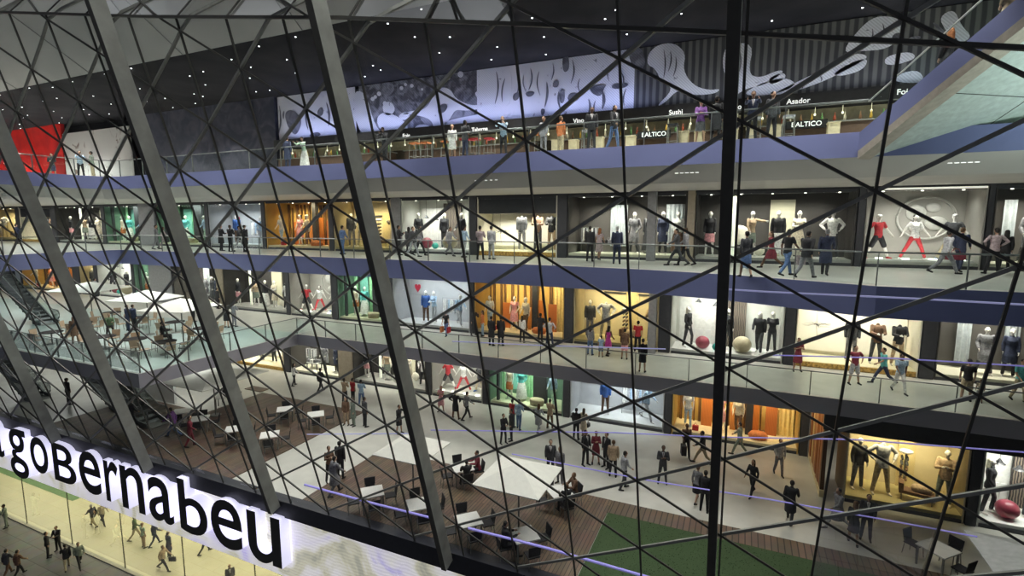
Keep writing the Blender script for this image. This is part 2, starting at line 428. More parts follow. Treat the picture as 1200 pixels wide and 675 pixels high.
# diagonals: nodes at Z = 12.35 + 2.42 n on odd columns, 11.14 + 2.42 n on even ones
def diag(sgn, c, idx):
    pts = []
    for q in range(-8, 200):
        X = 6.15 - .5225 * q
        if X < -44: break
        col_i = (4.06 - X) / 2.09
        Z = c + sgn * 1.21 * col_i
        if Z < .06 or Z > TOP(X): continue
        pts.append(S(X, Z, .03 * sgn))
    if len(pts) < 3: return False
    keep = [pts[0]]
    for a, m_, z in zip(pts, pts[1:], pts[2:]):
        if (m_ - a).normalized().dot((z - m_).normalized()) < .99999: keep.append(m_)
    keep.append(pts[-1])
    return keep
base = 12.35 - 1.21          # column 1 (X=2.0) carries a node at 12.35
cnt = {1: 0, -1: 0}
for sgn in (1, -1):
    cs = [base + 1.21 - (sgn * 1.21) + 2.42 * j + (1.21 if False else 0) for j in range(-26, 30)]
    for c in cs:
        k = diag(sgn, c, 0)
        if not k: continue
        cnt[sgn] += 1
        way = 'rising to the left' if sgn > 0 else 'falling to the left'
        member(k, 'facade_brace', 'dark steel diagonal of the glass front %s, %s of its set from below' % (way, ORD[cnt[sgn] - 1]), 'brace', 'steel diagonals of the glass front', .050 if sgn < 0 else .036, steelL if sgn < 0 else steel)  # lighter steel puts the lit look of one brace set into the colour
fold = [S(x, zfold(x), .02) for x in (-44, -23.5, -16, -8.7, -4.5, -1.15, 3.5, 6.5)]
member(fold, 'facade_transom', 'long black steel transom running across the top of the glass front', 'transom', None, .05)
# glass skin
gl = MB()
for i in range(0, 24):
    Xa, Xb = Xi(i) + 2.09, Xi(i)
    def strip(X): return [S(X, .06, -.05), S(X, zfold(X), -.05), S(X, TOP(X), -.05)]
    a, c = strip(Xa), strip(Xb)
    for u_, v_ in ((0, 1), (1, 2)): gl.quad(a[u_], c[u_], c[v_], a[v_])
struct(gl.build('window_1', gFac))
# broad leaning fins outside the glass
for i, (X, far) in enumerate(((-.3, 'seen edge-on right of the middle'), (-9.0, 'leaning across the left of the middle'), (-17.5, 'leaning over the last letters of the big sign'), (-26.1, 'leaning over the first letters of the big sign'), (-34.3, 'rising from the left end of the beam'))):
    zt = zfold(X) + 3.5
    p0 = Vector((X, 14.7 + .05, -.15)); k = kl(X); p1 = Vector((X, 14.7 - k * zt, zt))
    wd, dp = .10, .62
    n_ = Vector((0, -1, -k)).normalized()
    b = MB()
    def sec(p): return [p + Vector((-wd, 0, 0)) + n_ * .14, p + Vector((wd, 0, 0)) + n_ * .14, p + Vector((wd, 0, 0)) + n_ * dp, p + Vector((-wd, 0, 0)) + n_ * dp]
    s0, s1 = sec(p0), sec(p1)
    for q in range(4):
        b.mi = 1 if q == 2 else 0; r2 = (q + 1) % 4; b.quad(s0[q], s0[r2], s1[r2], s1[q])  # outer face in dark steel: its unlit shade put into the colour
    b.mi = 0; b.poly(s0); b.poly(list(reversed(s1)))
    o = b.build('facade_fin', [finM, steel]); tag(o, 'broad grey steel fin ' + far, 'column', 'broad leaning steel fins')
# violet reflections in the glass, built as thin glowing tubes
vio = glow('violet_reflection', (.36, .32, .85), .34)
vioW = glow('pale_violet_reflection', (.5, .5, .85), .36)
def on_glass(x, y, off=-.25):
    d = ray(x, y); k = .30
    for _ in range(6): t = (14.7 - off - k * CAMZ) / (d[1] + k * d[2]); k = kl(t * d[0])
    return Vector((t * d[0], t * d[1], CAMZ + t * d[2]))
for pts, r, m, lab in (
  ([(357, 568), (430, 588), (510, 608)], .045, vio, 'violet reflection streak over the left part of the near deck'),
  ([(549, 619), (640, 642), (765, 678)], .045, vio, 'violet reflection streak over the near deck and lawn edge'),
  ([(360, 509), (480, 508)], .018, vioW, 'pale violet reflection streak short and level above the far deck'),
  ([(505, 504), (720, 507), (835, 512), (1000, 515), (1200, 530)],   .016, vio, 'violet reflection streak crossing in front of the ground floor shops'),
  ([(600, 532), (760, 563), (900, 585), (1020, 606), (1145, 629)], .018, vio, 'violet reflection streak sloping above the ground floor walkway'),
  ([(530, 400), (640, 405), (780, 409)],   .014, vioW, 'pale violet reflection streak before the orange and yellow shops'),
  ([(900, 416), (1050, 420), (1200, 429)],   .014, vio, 'violet reflection streak before the suit display of the lower gallery'),
  ([(852, 339), (900, 342), (1075, 350), (1200, 357)], .018, vioW, 'thin pale reflection streak across the upper gallery fascia')):
    o = MB().tube([on_glass(*p) for p in pts], r, 6).build('reflection_streak', m); tag(o, lab, 'light strip', 'violet reflection streaks in the glass')

# ------------------------------------------------------------------ sign panel, letters, street glass
sp = bpy.data.materials.new('sign_backing'); sp.use_nodes = True; n = sp.node_tree; bs = n.nodes['Principled BSDF']
tcn = n.nodes.new('ShaderNodeTexCoord'); nz = n.nodes.new('ShaderNodeTexNoise'); nz.inputs['Scale'].default_value = .55; nz.inputs['Detail'].default_value = 7; nz.inputs['Distortion'].default_value = 1.2
wv = n.nodes.new('ShaderNodeTexWave'); wv.inputs['Scale'].default_value = 2.2; wv.bands_direction = 'Z'; wv.inputs['Distortion'].default_value = 3
rp = n.nodes.new('ShaderNodeValToRGB')
for p, c in ((.32, (.46, .46, .38)), (.40, (.66, .64, .50)), (.50, (.84, .82, .82)), (.60, (.80, .77, .88)), (.72, (.60, .56, .88))):
    e = rp.color_ramp.elements.new(p); e.color = (*c, 1)
rp.color_ramp.elements.remove(rp.color_ramp.elements[0]); rp.color_ramp.elements.remove(rp.color_ramp.elements[-1])
mx = n.nodes.new('ShaderNodeMixRGB'); mx.blend_type = 'MULTIPLY'; mx.inputs[0].default_value = .16
for a, c in ((tcn.outputs['Object'], nz.inputs['Vector']), (tcn.outputs['Object'], wv.inputs['Vector']), (nz.outputs['Fac'], rp.inputs[0]), (rp.outputs[0], mx.inputs[1]), (wv.outputs['Color'], mx.inputs[2]), (mx.outputs[0], bs.inputs['Base Color']), (mx.outputs[0], bs.inputs['Emission Color'])): n.links.new(a, c)
bs.inputs['Emission Strength'].default_value = .62
sb = MB(); sb.box((-60, 14.9, -3.72), (6, 15.05, -.66)); sgn = thing('facade_sign', 'huge backlit white sign band with black raised letters below the glass front', 'sign', (-31, 15.2, -3))
def adopt(o, p):
    o.parent = p; o.matrix_parent_inverse = Matrix.Translation(-Vector(p.location)); return o
adopt(sb.build('sign_panel', sp), sgn)
letW = glow('letter_side_glow', (.78, .77, 1.0), .8)
for ch, x0, x1, zb_, zt_ in (('a', -42.4, -40.3, 0, 2.3), ('g', -39.7, -37.6, -.85, 2.25), ('o', -37.2, -35.3, 0, 2.2), ('B', -34.8, -32.55, 0, 2.25), ('e', -32.2, -30.2, 0, 2.4), ('r', -29.85, -28.6, 0, 2.3), ('n', -28.45, -26.55, 0, 2.35), ('a', -26.2, -24.3, 0, 2.3), ('b', -23.85, -21.85, 0, 2.68), ('e', -21.6, -19.55, 0, 2.35), ('u', -19.2, -17.2, 0, 2.3)):
    cu = bpy.data.curves.new('letter', 'FONT'); cu.body = ch; cu.size = 4.55; cu.extrude = .25; cu.offset = .05; cu.resolution_u = 6
    to = bpy.data.objects.new('letter', cu); C.objects.link(to); bpy.context.view_layer.update()
    me = bpy.data.meshes.new_from_object(to.evaluated_get(bpy.context.evaluated_depsgraph_get())); bpy.data.objects.remove(to)
    xs = [v.co.x for v in me.vertices]; sx = (x1 - x0) / (max(xs) - min(xs)); mn = min(xs); ys = [v.co.y for v in me.vertices]; sy = (zt_ - zb_) / (max(ys) - min(ys)); my = min(ys)
    for v in me.vertices: v.co.x = (v.co.x - mn) * sx; v.co.y = (v.co.y - my) * sy + zb_
    me.materials.clear(); me.materials.append(black); me.materials.append(letW)
    for p in me.polygons: p.material_index = 0 if p.normal.z > .9 else 1
    o = bpy.data.objects.new('letter', me); C.objects.link(o)
    p = Vector((x0, 14.6, -2.60 - (x0 + 35) * .019)); o.location = p; o.rotation_euler = (PI / 2, 0, 0); adopt(o, sgn)
# street glass below the sign
sg = MB(); sg.quad((-60, 17.4, -3.7), (6, 17.4, -3.7), (6, 17.4, ZS + .05), (-60, 17.4, ZS + .05)); struct(sg.build('window_2', gShop))
for i, X in enumerate((-52.7, -46.8, -40.9, -34.9, -28.9, -22.9, -16.9)):
    o = MB().tube([(X, 17.38, -3.7), (X, 17.38, ZS + .05)], .03, 4).build('glass_joint', steel)
    tag(o, 'thin dark joint of the street glass, %s from the left under the sign' % ORD[i], 'joint', 'joints of the street glass')
# ================================================================== FIGURES (people and mannequins share the anatomy library)
POSES = dict(
  # hip flex L,R, knee L,R, leg spread, arm flex L,R, arm spread L,R, elbow L,R, elbow inward, lean
  stand=dict(h=(2, -2), k=(3, 2), ab=4, a=(4, -3), s=(9, 9), e=(14, 12), i=(6, 6), lean=0),
  wait=dict(h=(6, -3), k=(12, 2), ab=5, a=(18, 20), s=(8, 8), e=(72, 70), i=(42, 42), lean=1),
  fold=dict(h=(0, 2), k=(2, 6), ab=6, a=(28, 22), s=(10, 10), e=(98, 96), i=(62, 58), lean=-1),
  walk=dict(h=(26, -17), k=(10, 24), ab=2, a=(-20, 22), s=(8, 8), e=(18, 26), i=(5, 10), lean=3),
  stride=dict(h=(-22, 32), k=(30, 10), ab=2, a=(26, -26), s=(7, 7), e=(30, 20), i=(10, 5), lean=5),
  step=dict(h=(14, -10), k=(8, 16), ab=3, a=(-10, 12), s=(9, 9), e=(16, 34), i=(5, 16), lean=2),
  phone=dict(h=(3, -2), k=(4, 3), ab=4, a=(30, 0), s=(14, 9), e=(128, 14), i=(20, 5), lean=2),
  akimbo=dict(h=(2, 2), k=(2, 2), ab=9, a=(-14, -14), s=(42, 42), e=(60, 60), i=(62, 62), lean=-2),
  carry=dict(h=(18, -14), k=(8, 18), ab=3, a=(2, 2), s=(14, 14), e=(8, 8), i=(0, 0), lean=2),
  rail=dict(h=(10, -4), k=(14, 3), ab=4, a=(52, 50), s=(10, 10), e=(45, 48), i=(15, 15), lean=12),
  sit=dict(h=(86, 82), k=(84, 78), ab=7, a=(32, 34), s=(8, 8), e=(58, 56), i=(22, 20), lean=4),
  reach=dict(h=(4, -2), k=(4, 4), ab=5, a=(74, 10), s=(16, 10), e=(12, 22), i=(0, 8), lean=3),
  run=dict(h=(4, -4), k=(4, 6), ab=24, a=(8, -6), s=(30, 34), e=(16, 20), i=(-25, -20), lean=-3),
  chic=dict(h=(14, -6), k=(22, 2), ab=8, a=(-8, 8), s=(16, 14), e=(46, 30), i=(30, 18), lean=-3),
)
def fk(pose, fem=False):
    P = POSES[pose]; J = {}
    hw = .085; HIP = Vector((0, 0, 0)); ln = R(P['lean'])
    def sp(x, y, z):       # a point of the upper body, z above the hips, leaned forward
        return Vector((x, y * math.cos(ln) - z * math.sin(ln), y * math.sin(ln) + z * math.cos(ln)))
    J['sp'] = sp
    for k, s in enumerate((1, -1)):                      # 0 = left (+x), 1 = right
        h, kn, ab = R(P['h'][k]), R(P['k'][k]), R(P['ab'])
        hp = Vector((s * hw, 0, -.02))
        d1 = Vector((s * math.sin(ab), -math.sin(h) * math.cos(ab), -math.cos(h) * math.cos(ab)))
        a2 = h - kn; d2 = Vector((s * math.sin(ab) * .9, -math.sin(a2) * math.cos(ab), -math.cos(a2) * math.cos(ab)))
        kneep = hp + d1 * .43; an = kneep + d2 * .415
        J['hip%d' % k], J['knee%d' % k], J['ank%d' % k] = hp, kneep, an
        J['sh_ang%d' % k] = a2
        a, sp_, e, inn = R(P['a'][k]), R(P['s'][k]), R(P['e'][k]), R(P['i'][k])
        shp = sp(s * (.165 if fem else .185), .0, .515)
        u1 = Vector((s * math.sin(sp_), -math.sin(a + ln) * math.cos(sp_), -math.cos(a + ln) * math.cos(sp_)))
        el = shp + u1 * .28
        f = a + e + ln; fx = s * (math.sin(sp_) * .5 - math.sin(inn)); u2 = Vector((fx, -math.sin(f), -math.cos(f))).normalized()
        wr = el + u2 * .245
        J['sho%d' % k], J['elb%d' % k], J['wri%d' % k], J['hd%d' % k] = shp, el, wr, u2
    lo = min(J['ank0'].z - .07 * 1, J['ank1'].z - .07)
    for k in (0, 1):                                     # a rear foot on its toes reaches lower than the ankle says
        t = J['sh_ang%d' % k]; lo = min(lo, J['ank%d' % k].z - .07 - max(0, -math.sin(t)) * .05)
    J['z'] = -lo
    return J
FLAT = Vector((0, 0, 0))
def remesh(b, name, mats, vox, sm=3):
    o = bpy.data.objects.new(name, b.mesh(name, mats)); C.objects.link(o)
    m = o.modifiers.new('r', 'REMESH'); m.mode = 'VOXEL'; m.voxel_size = vox; m.use_smooth_shade = True
    s = o.modifiers.new('s', 'SMOOTH'); s.iterations = sm; s.factor = .5
    bpy.context.view_layer.update()
    me = bpy.data.meshes.new_from_object(o.evaluated_get(bpy.context.evaluated_depsgraph_get()))
    bpy.data.objects.remove(o); me.name = name
    me.materials.clear()
    for x in (mats if isinstance(mats, list) else [mats]): me.materials.append(x)
    return me
def foot_dir(J, k):
    t = J['sh_ang%d' % k]; tilt = min(0, -math.sin(min(t, 0))) ; up = -max(0, -math.sin(t)) * .55
    return Vector(((.12 if k == 0 else -.12), -1, up)).normalized()
def torso(b, J, g, fem, secs):
    sp = J['sp']; base = len(b.v)
    b.loft([(0, cy, z, rx + g, ry + g) for z, cy, rx, ry in secs], 16)
    for i in range(base, len(b.v)): b.v[i] = tuple(sp(*b.v[i]))
MT = [(-.12, .01, .10, .08), (-.06, .012, .15, .108), (.02, .01, .158, .11), (.12, 0, .14, .098), (.22, 0, .132, .092), (.33, 0, .155, .108), (.43, .005, .172, .112), (.50, .008, .165, .095), (.545, .01, .11, .07)]
FT = [(-.12, .01, .10, .08), (-.06, .015, .158, .115), (.02, .012, .155, .112), (.12, 0, .125, .09), (.20, 0, .115, .083), (.31, -.008, .135, .108), (.40, -.012, .145, .118), (.48, .004, .145, .09), (.54, .01, .095, .062)]
SKIN = [mat('skin', (.42, .25, .17), .55, var=.06), mat('eye_dark', (.03, .02, .02), .3), mat('lip', (.35, .12, .10), .5)]
MANNE = [mat('mannequin_white', (.74, .72, .68), .35, var=.03), mat('mannequin_mark', (.6, .58, .55), .4), mat('mannequin_mark', (.6, .58, .55), .4)]
def body_mesh(pose, fem, head=True):
    J = fk(pose, fem); b = MB(); sp = J['sp']
    torso(b, J, 0, fem, FT if fem else MT)
    if head:
        b.cap(sp(0, .012, .50), sp(0, 0, .62), .056, .05)
        b.ell(sp(0, -.012, .735), .076, .094, .112, 14, 10); b.ell(sp(0, -.035, .665), .05, .06, .05)          # skull, jaw
        b.cap(sp(0, -.10, .745), sp(0, -.118, .715), .009, .015, 6)                                               # nose
        for s in (1, -1): b.ell(sp(s * .078, .005, .73), .013, .022, .032, 6, 5)                                  # ears
    else: b.cap(sp(0, .012, .50), sp(0, .008, .575), .056, .05)
    q = .92 if fem else 1.0
    for k, s in enumerate((1, -1)):
        hp, kn, an = J['hip%d' % k], J['knee%d' % k], J['ank%d' % k]
        b.cap(hp, kn, .088 * q, .056 * q); b.cap(kn, kn.lerp(an, .3), .055 * q, .056 * q); b.cap(kn.lerp(an, .3), an, .056 * q, .036)
        fd = foot_dir(J, k); heel = an + Vector((0, .03, -.03)); b.cap(heel, an + fd * .16 + Vector((0, 0, -.042)), .034, .026)
        sh, el, wr, u2 = J['sho%d' % k], J['elb%d' % k], J['wri%d' % k], J['hd%d' % k]
        b.cap(sh, el, .052 * q, .04 * q); b.cap(el, wr, .04 * q, .027)
        # hand: palm, four fingers of different length bent at the knuckle, thumb from the side
        side = u2.cross(Vector((s, 0, 0.001))).normalized(); nrm = side.cross(u2).normalized()
        pc = wr + u2 * .045; b.cap(wr, pc, .024, .022, 8)
        for fi, (off, L) in enumerate(((-.027, .062), (-.009, .074), (.009, .070), (.027, .055))):
            r0 = pc + side * off; b.cap(wr + side * off * .6 + u2 * .02, r0 + u2 * .02, .013, .011, 6)
            kn1 = r0 + u2 * (.02 + L * .5) - nrm * s * .004; tip = kn1 + (u2 * .82 - nrm * s * .45).normalized() * L * .5
            b.cap(r0 + u2 * .02, kn1, .0095, .009, 6); b.cap(kn1, tip, .009, .0075, 6)
        t0 = wr + u2 * .02 - side * .02; t1 = t0 - side * .034 + u2 * .03; b.cap(t0, t1, .013, .010, 6); b.cap(t1, t1 + u2 * .028 - side * .006, .010, .008, 6)
    me = remesh(b, 'person', SKIN, .0125, 2)
    if head:
        e = MB()
        for s in (1, -1):
            e.mi = 1; e.ell(sp(s * .032, -.097, .74), .012, .007, .007, 6, 4)
        e.mi = 2; e.ell(sp(0, -.098, .675), .022, .008, .007, 8, 4)
        bm = bmesh.new(); bm.from_mesh(me); em = e.mesh('e', SKIN); bm.from_mesh(em); bm.to_mesh(me); bm.free(); bpy.data.meshes.remove(em)
        for p in me.polygons: p.use_smooth = True
    return me
def sleeves(b, J, g, upto=1.0, q=1):
    for k in (0, 1):
        sh, el, wr = J['sho%d' % k], J['elb%d' % k], J['wri%d' % k]
        if upto > 1: b.cap(sh, el, .056 * q + g, .046 + g); b.cap(el, el.lerp(wr, .88), .046 + g, .034 + g)
        else: b.cap(sh, sh.lerp(el, upto), .056 * q + g, .054 + g)
def legs(b, J, g, upto=2.0, q=1):
    for k in (0, 1):
        hp, kn, an = J['hip%d' % k], J['knee%d' % k], J['ank%d' % k]
        if upto >= 1:
            b.cap(hp, kn, .092 * q + g, .064 * q + g)
            if upto > 1.05: b.cap(kn, kn.lerp(an, min(1, upto - 1) * .94), .064 * q + g, .05 + g)
        else: b.cap(hp, hp.lerp(kn, upto), .096 * q + g, .082 + g)
def skirtsecs(J, b, z0, z1, r0, r1):
    cy = (J['knee0'].y + J['knee1'].y) * .25; sprd = abs(J['knee0'].y - J['knee1'].y)
    b.loft([(0, .01, z0, r0, r0 * .72), (0, cy * .4, (z0 * .6 + z1 * .4), (r0 + r1) / 2 + .01, (r0 + r1) * .38 + sprd * .2), (0, cy, z1, r1, r1 * .72 + sprd * .32)], 16)
def garment(kind, pose, fem):
    J = fk(pose, fem); b = MB(); T = FT if fem else MT; q = .92 if fem else 1.0; sit = pose == 'sit'
    up = [t for t in T if t[0] >= -.1]
    if kind in ('jacket', 'coat', 'blazer'):
        g = .022; torso(b, J, g, fem, [(-.10, .012, .165, .12)] + [t for t in up if t[0] > -.08] ); sleeves(b, J, .012, 2, q)
        b.cap(J['sp'](0, .02, .53), J['sp'](0, .012, .575), .066, .062)
        if kind == 'coat' and not sit: skirtsecs(J, b, .0, -.42, .19, .21)
    elif kind == 'shirt': torso(b, J, .012, fem, [t for t in up if t[0] > -.08]); sleeves(b, J, .004, 2, q); b.cap(J['sp'](0, .016, .53), J['sp'](0, .012, .56), .06, .056)
    elif kind == 'tee': torso(b, J, .012, fem, [t for t in up if t[0] > -.08]); sleeves(b, J, .008, .62, q)
    elif kind == 'top': torso(b, J, .010, fem, [t for t in up if t[0] > -.08 and t[0] < .5])
    elif kind == 'dress':
        torso(b, J, .012, fem, [t for t in up if t[0] > -.08]); sleeves(b, J, .006, .4, q)
        if not sit: skirtsecs(J, b, .1, -.46, .15, .23)
    elif kind == 'gown': torso(b, J, .012, fem, [t for t in up if t[0] > -.08]); skirtsecs(J, b, .1, -.84, .15, .34)
    elif kind == 'trousers': torso(b, J, .006, fem, [(-.13, .01, .12, .085)] + [t for t in T if -.1 < t[0] < .1]); legs(b, J, .004, 2, q)
    elif kind == 'shorts': torso(b, J, .008, fem, [(-.13, .01, .12, .085)] + [t for t in T if -.1 < t[0] < .1]); legs(b, J, .012, .86, q)
    elif kind == 'tights': legs(b, J, -.018, 2, q)
    elif kind == 'skirt':
        torso(b, J, .01, fem, [(-.10, .01, .15, .1)] + [t for t in T if -.08 < t[0] < .1])
        if not sit: skirtsecs(J, b, .02, -.40, .165, .20)
        else: legs(b, J, .02, .95, q)
    elif kind == 'longskirt': skirtsecs(J, b, .10, -.80, .15, .30)
    return remesh(b, kind, col((.3, .3, .3)), .017, 2)
def shoe_mesh(pose, fem):
    J = fk(pose, fem); b = MB()
    for k in (0, 1):
        an = J['ank%d' % k]; fd = foot_dir(J, k); b.cap(an + Vector((0, .038, -.028)), an + fd * .165 + Vector((0, 0, -.040)), .041, .033, 8); b.cap(an, an + Vector((0, .02, -.03)), .045, .04, 8)
    return b.mesh('shoes', black, True)
def hair_mesh(pose, fem, kind):
    J = fk(pose, fem); sp = J['sp']; b = MB()
    b.ell(sp(0, .010, .762), .086, .094, .092, 12, 8); b.ell(sp(0, .035, .715), .078, .068, .075, 12, 6)
    if kind == 'long':
        b.cap(sp(0, .05, .70), sp(0, .075, .50), .075, .062)
        for s in (1, -1): b.cap(sp(s * .066, .01, .73), sp(s * .072, .02, .54), .028, .022, 8)
    if kind == 'bun': b.ell(sp(0, .115, .79), .045, .045, .045, 8, 6)
    if kind == 'cap': b.ell(sp(0, -.005, .80), .093, .10, .06, 12, 6); b.ell(sp(0, -.11, .785), .065, .07, .01, 10, 4)
    return remesh(b, 'hair', col((.05, .04, .03)), .016, 2)
def shirt_front(pose, fem):
    sp = fk(pose, fem)['sp']; b = MB(); n = 6; A = []; Bm = []
    for i in range(n + 1):
        t = i / n; z = .555 - .235 * t; h = .052 * (1 - t) + .004; y = -.088 - .062 * min(1, t * 1.7) + (.010 * t); A.append(sp(-h, y, z)); Bm.append(sp(h, y, z))
    for i in range(n): b.quad(A[i], Bm[i], Bm[i + 1], A[i + 1])
    b.poly([sp(0, -.05, .56), Bm[0], A[0]]); b.mi = 1
    for i in range(n): b.quad(A[i].lerp(Bm[i], .36) + Vector((0, -.006, 0)), A[i].lerp(Bm[i], .64) + Vector((0, -.006, 0)), A[i + 1].lerp(Bm[i + 1], .64) + Vector((0, -.006, 0)), A[i + 1].lerp(Bm[i + 1], .36) + Vector((0, -.006, 0)))
    return b.mesh('shirt_front', [col((.66, .66, .66)), col((.10, .06, .08))])
_cache = {}
def get(fn, *k):
    key = (fn.__name__,) + k
    if key not in _cache: _cache[key] = fn(*k)
    return _cache[key]
CL = dict(k=(.018, .018, .022), n=(.03, .04, .085), ch=(.06, .062, .07), g=(.22, .22, .24), lg=(.42, .43, .46), w=(.72, .72, .70), j=(.10, .17, .34), lb=(.36, .50, .66), bl=(.05, .14, .45),
  br=(.16, .09, .055), tan=(.45, .33, .22), kh=(.42, .36, .24), r=(.45, .03, .04), mr=(.22, .03, .05), pk=(.75, .35, .38), pr=(.20, .08, .30), mg=(.50, .05, .30), te=(.10, .42, .42), gr=(.10, .16, .08), og=(.55, .18, .06),
  vi=(.30, .24, .5), sk=(.42, .25, .17), pg=(.42, .34, .36), cr=(.70, .62, .48), gg=(.20, .24, .20), mint=(.45, .62, .50))
HC = dict(k=(.015, .012, .01), b=(.06, .035, .02), br=(.13, .07, .035), bl=(.45, .33, .16), gy=(.35, .35, .35), au=(.30, .10, .03))
SKT = dict(a=(.48, .30, .21), b=(.36, .21, .14), c=(.16, .09, .06))
_sk = {k: mat('skin_' + k, v, .55, var=.06) for k, v in SKT.items()}
def figure(root_name, loc, rz, pose, fem, top, bot, hair, tc_, bc_, hc_, skin, label, cat, group=None, shoes='k', scale=1.0, head=True, manne=False):
    """one continuous body mesh; clothes, shoes and hair are its children"""
    J = fk(pose, fem)
    b = bpy.data.objects.new(root_name, get(body_mesh, pose, fem, head)); C.objects.link(b)
    b.location = Vector(loc) + Vector((0, 0, J['z'] * scale)); b.rotation_euler = (0, 0, rz); b.scale = (scale,) * 3
    if manne:
        for i in range(3): b.material_slots[i].link = 'OBJECT'; b.material_slots[i].material = MANNE[i]
    else: b.material_slots[0].link = 'OBJECT'; b.material_slots[0].material = _sk[skin]
    tag(b, label, cat, group)
    for kind, cc in ((top, tc_), (bot, bc_)):
        if kind: link_part(kind, get(garment, kind, pose, fem), b, m=col(CL[cc] if isinstance(cc, str) else cc))
    if top == 'jacket' and not manne and not fem and tc_ in ('k', 'ch', 'n'): link_part('shirt_front', get(shirt_front, pose, fem), b)
    if shoes: link_part('shoes', get(shoe_mesh, pose, fem), b, m=col(CL[shoes]))
    if hair and head: link_part('hair', get(hair_mesh, pose, fem, hair), b, m=col(HC[hc_] if isinstance(hc_, str) else hc_))
    return b
# ================================================================== SHOPS
def curtain(w, h, mt, name, lab, loc, grp=None, amp=.05, wl=.22):
    """hanging folded cloth, centred at loc on its lower edge"""
    b = MB(); n = max(8, int(w / wl * 8)); pf = []
    for i in range(n + 1):
        x = -w / 2 + w * i / n; pf.append((x, amp * math.sin(2 * PI * i / 8)))
    for (a, c) in zip(pf, pf[1:]):
        b.quad((a[0], a[1], 0), (c[0], c[1], 0), (c[0], c[1], h), (a[0], a[1], h)); b.quad((c[0], c[1] + .012, 0), (a[0], a[1] + .012, 0), (a[0], a[1] + .012, h), (c[0], c[1] + .012, h))
    o = b.build(name, mt, loc=loc, smooth=True); return tag(o, lab, 'curtain', grp)
def ball(r, c, lab, loc, grp=None):
    b = MB(); b.ell((0, 0, r), r * 1.06, r * 1.06, r, 20, 12); o = b.build('exercise_ball', mat('ball_%d' % int(c[0] * 999), c, .3), loc=loc, smooth=True); return tag(o, lab, 'ball', grp)
LV = {0: 'ground floor', 1: 'lower gallery', 2: 'upper gallery'}
ZL = {0: Z0, 1: Z1, 2: Z2}; HT = {0: 3.55, 1: 4.1, 2: 3.5}
shopK = dict(
 A=dict(back=(.07, .065, .06), warm=(1, .94, .80), floor=(.78, .75, .60), e=1.7, n='coat shop'),
 B=dict(back=(.82, .78, .66), warm=(1, .94, .78), floor=(.80, .74, .52), e=1.3, n='suit display'),
 C=dict(back=(.62, .63, .58), warm=(1, .98, .90), floor=(.82, .82, .80), e=1.25, n='ball room'),
 D=dict(back=(.52, .45, .30), warm=(1, .83, .47), floor=(.44, .38, .20), e=1.15, n='jacket display'),
 E=dict(back=(.60, .40, .12), warm=(1, .80, .44), floor=(.80, .70, .48), e=1.05, n='timber display'),
 F=dict(back=(.42, .43, .44), warm=(.92, .97, 1), floor=(.60, .61, .60), e=.9, n='heart display'),
 G=dict(back=(.16, .26, .20), warm=(.88, 1, .82), floor=(.70, .70, .50), e=1.0, n='curtain display'),
 H=dict(back=(.37, .36, .33), warm=(1, .97, .88), floor=(.62, .62, .56), e=.7, n='ring display'),
 J=dict(back=(.045, .042, .04), warm=(1, .95, .82), floor=(.40, .40, .38), e=1.1, n='disc display'))
barw = glow('lamp_white', (1, .95, .82), 5.0)
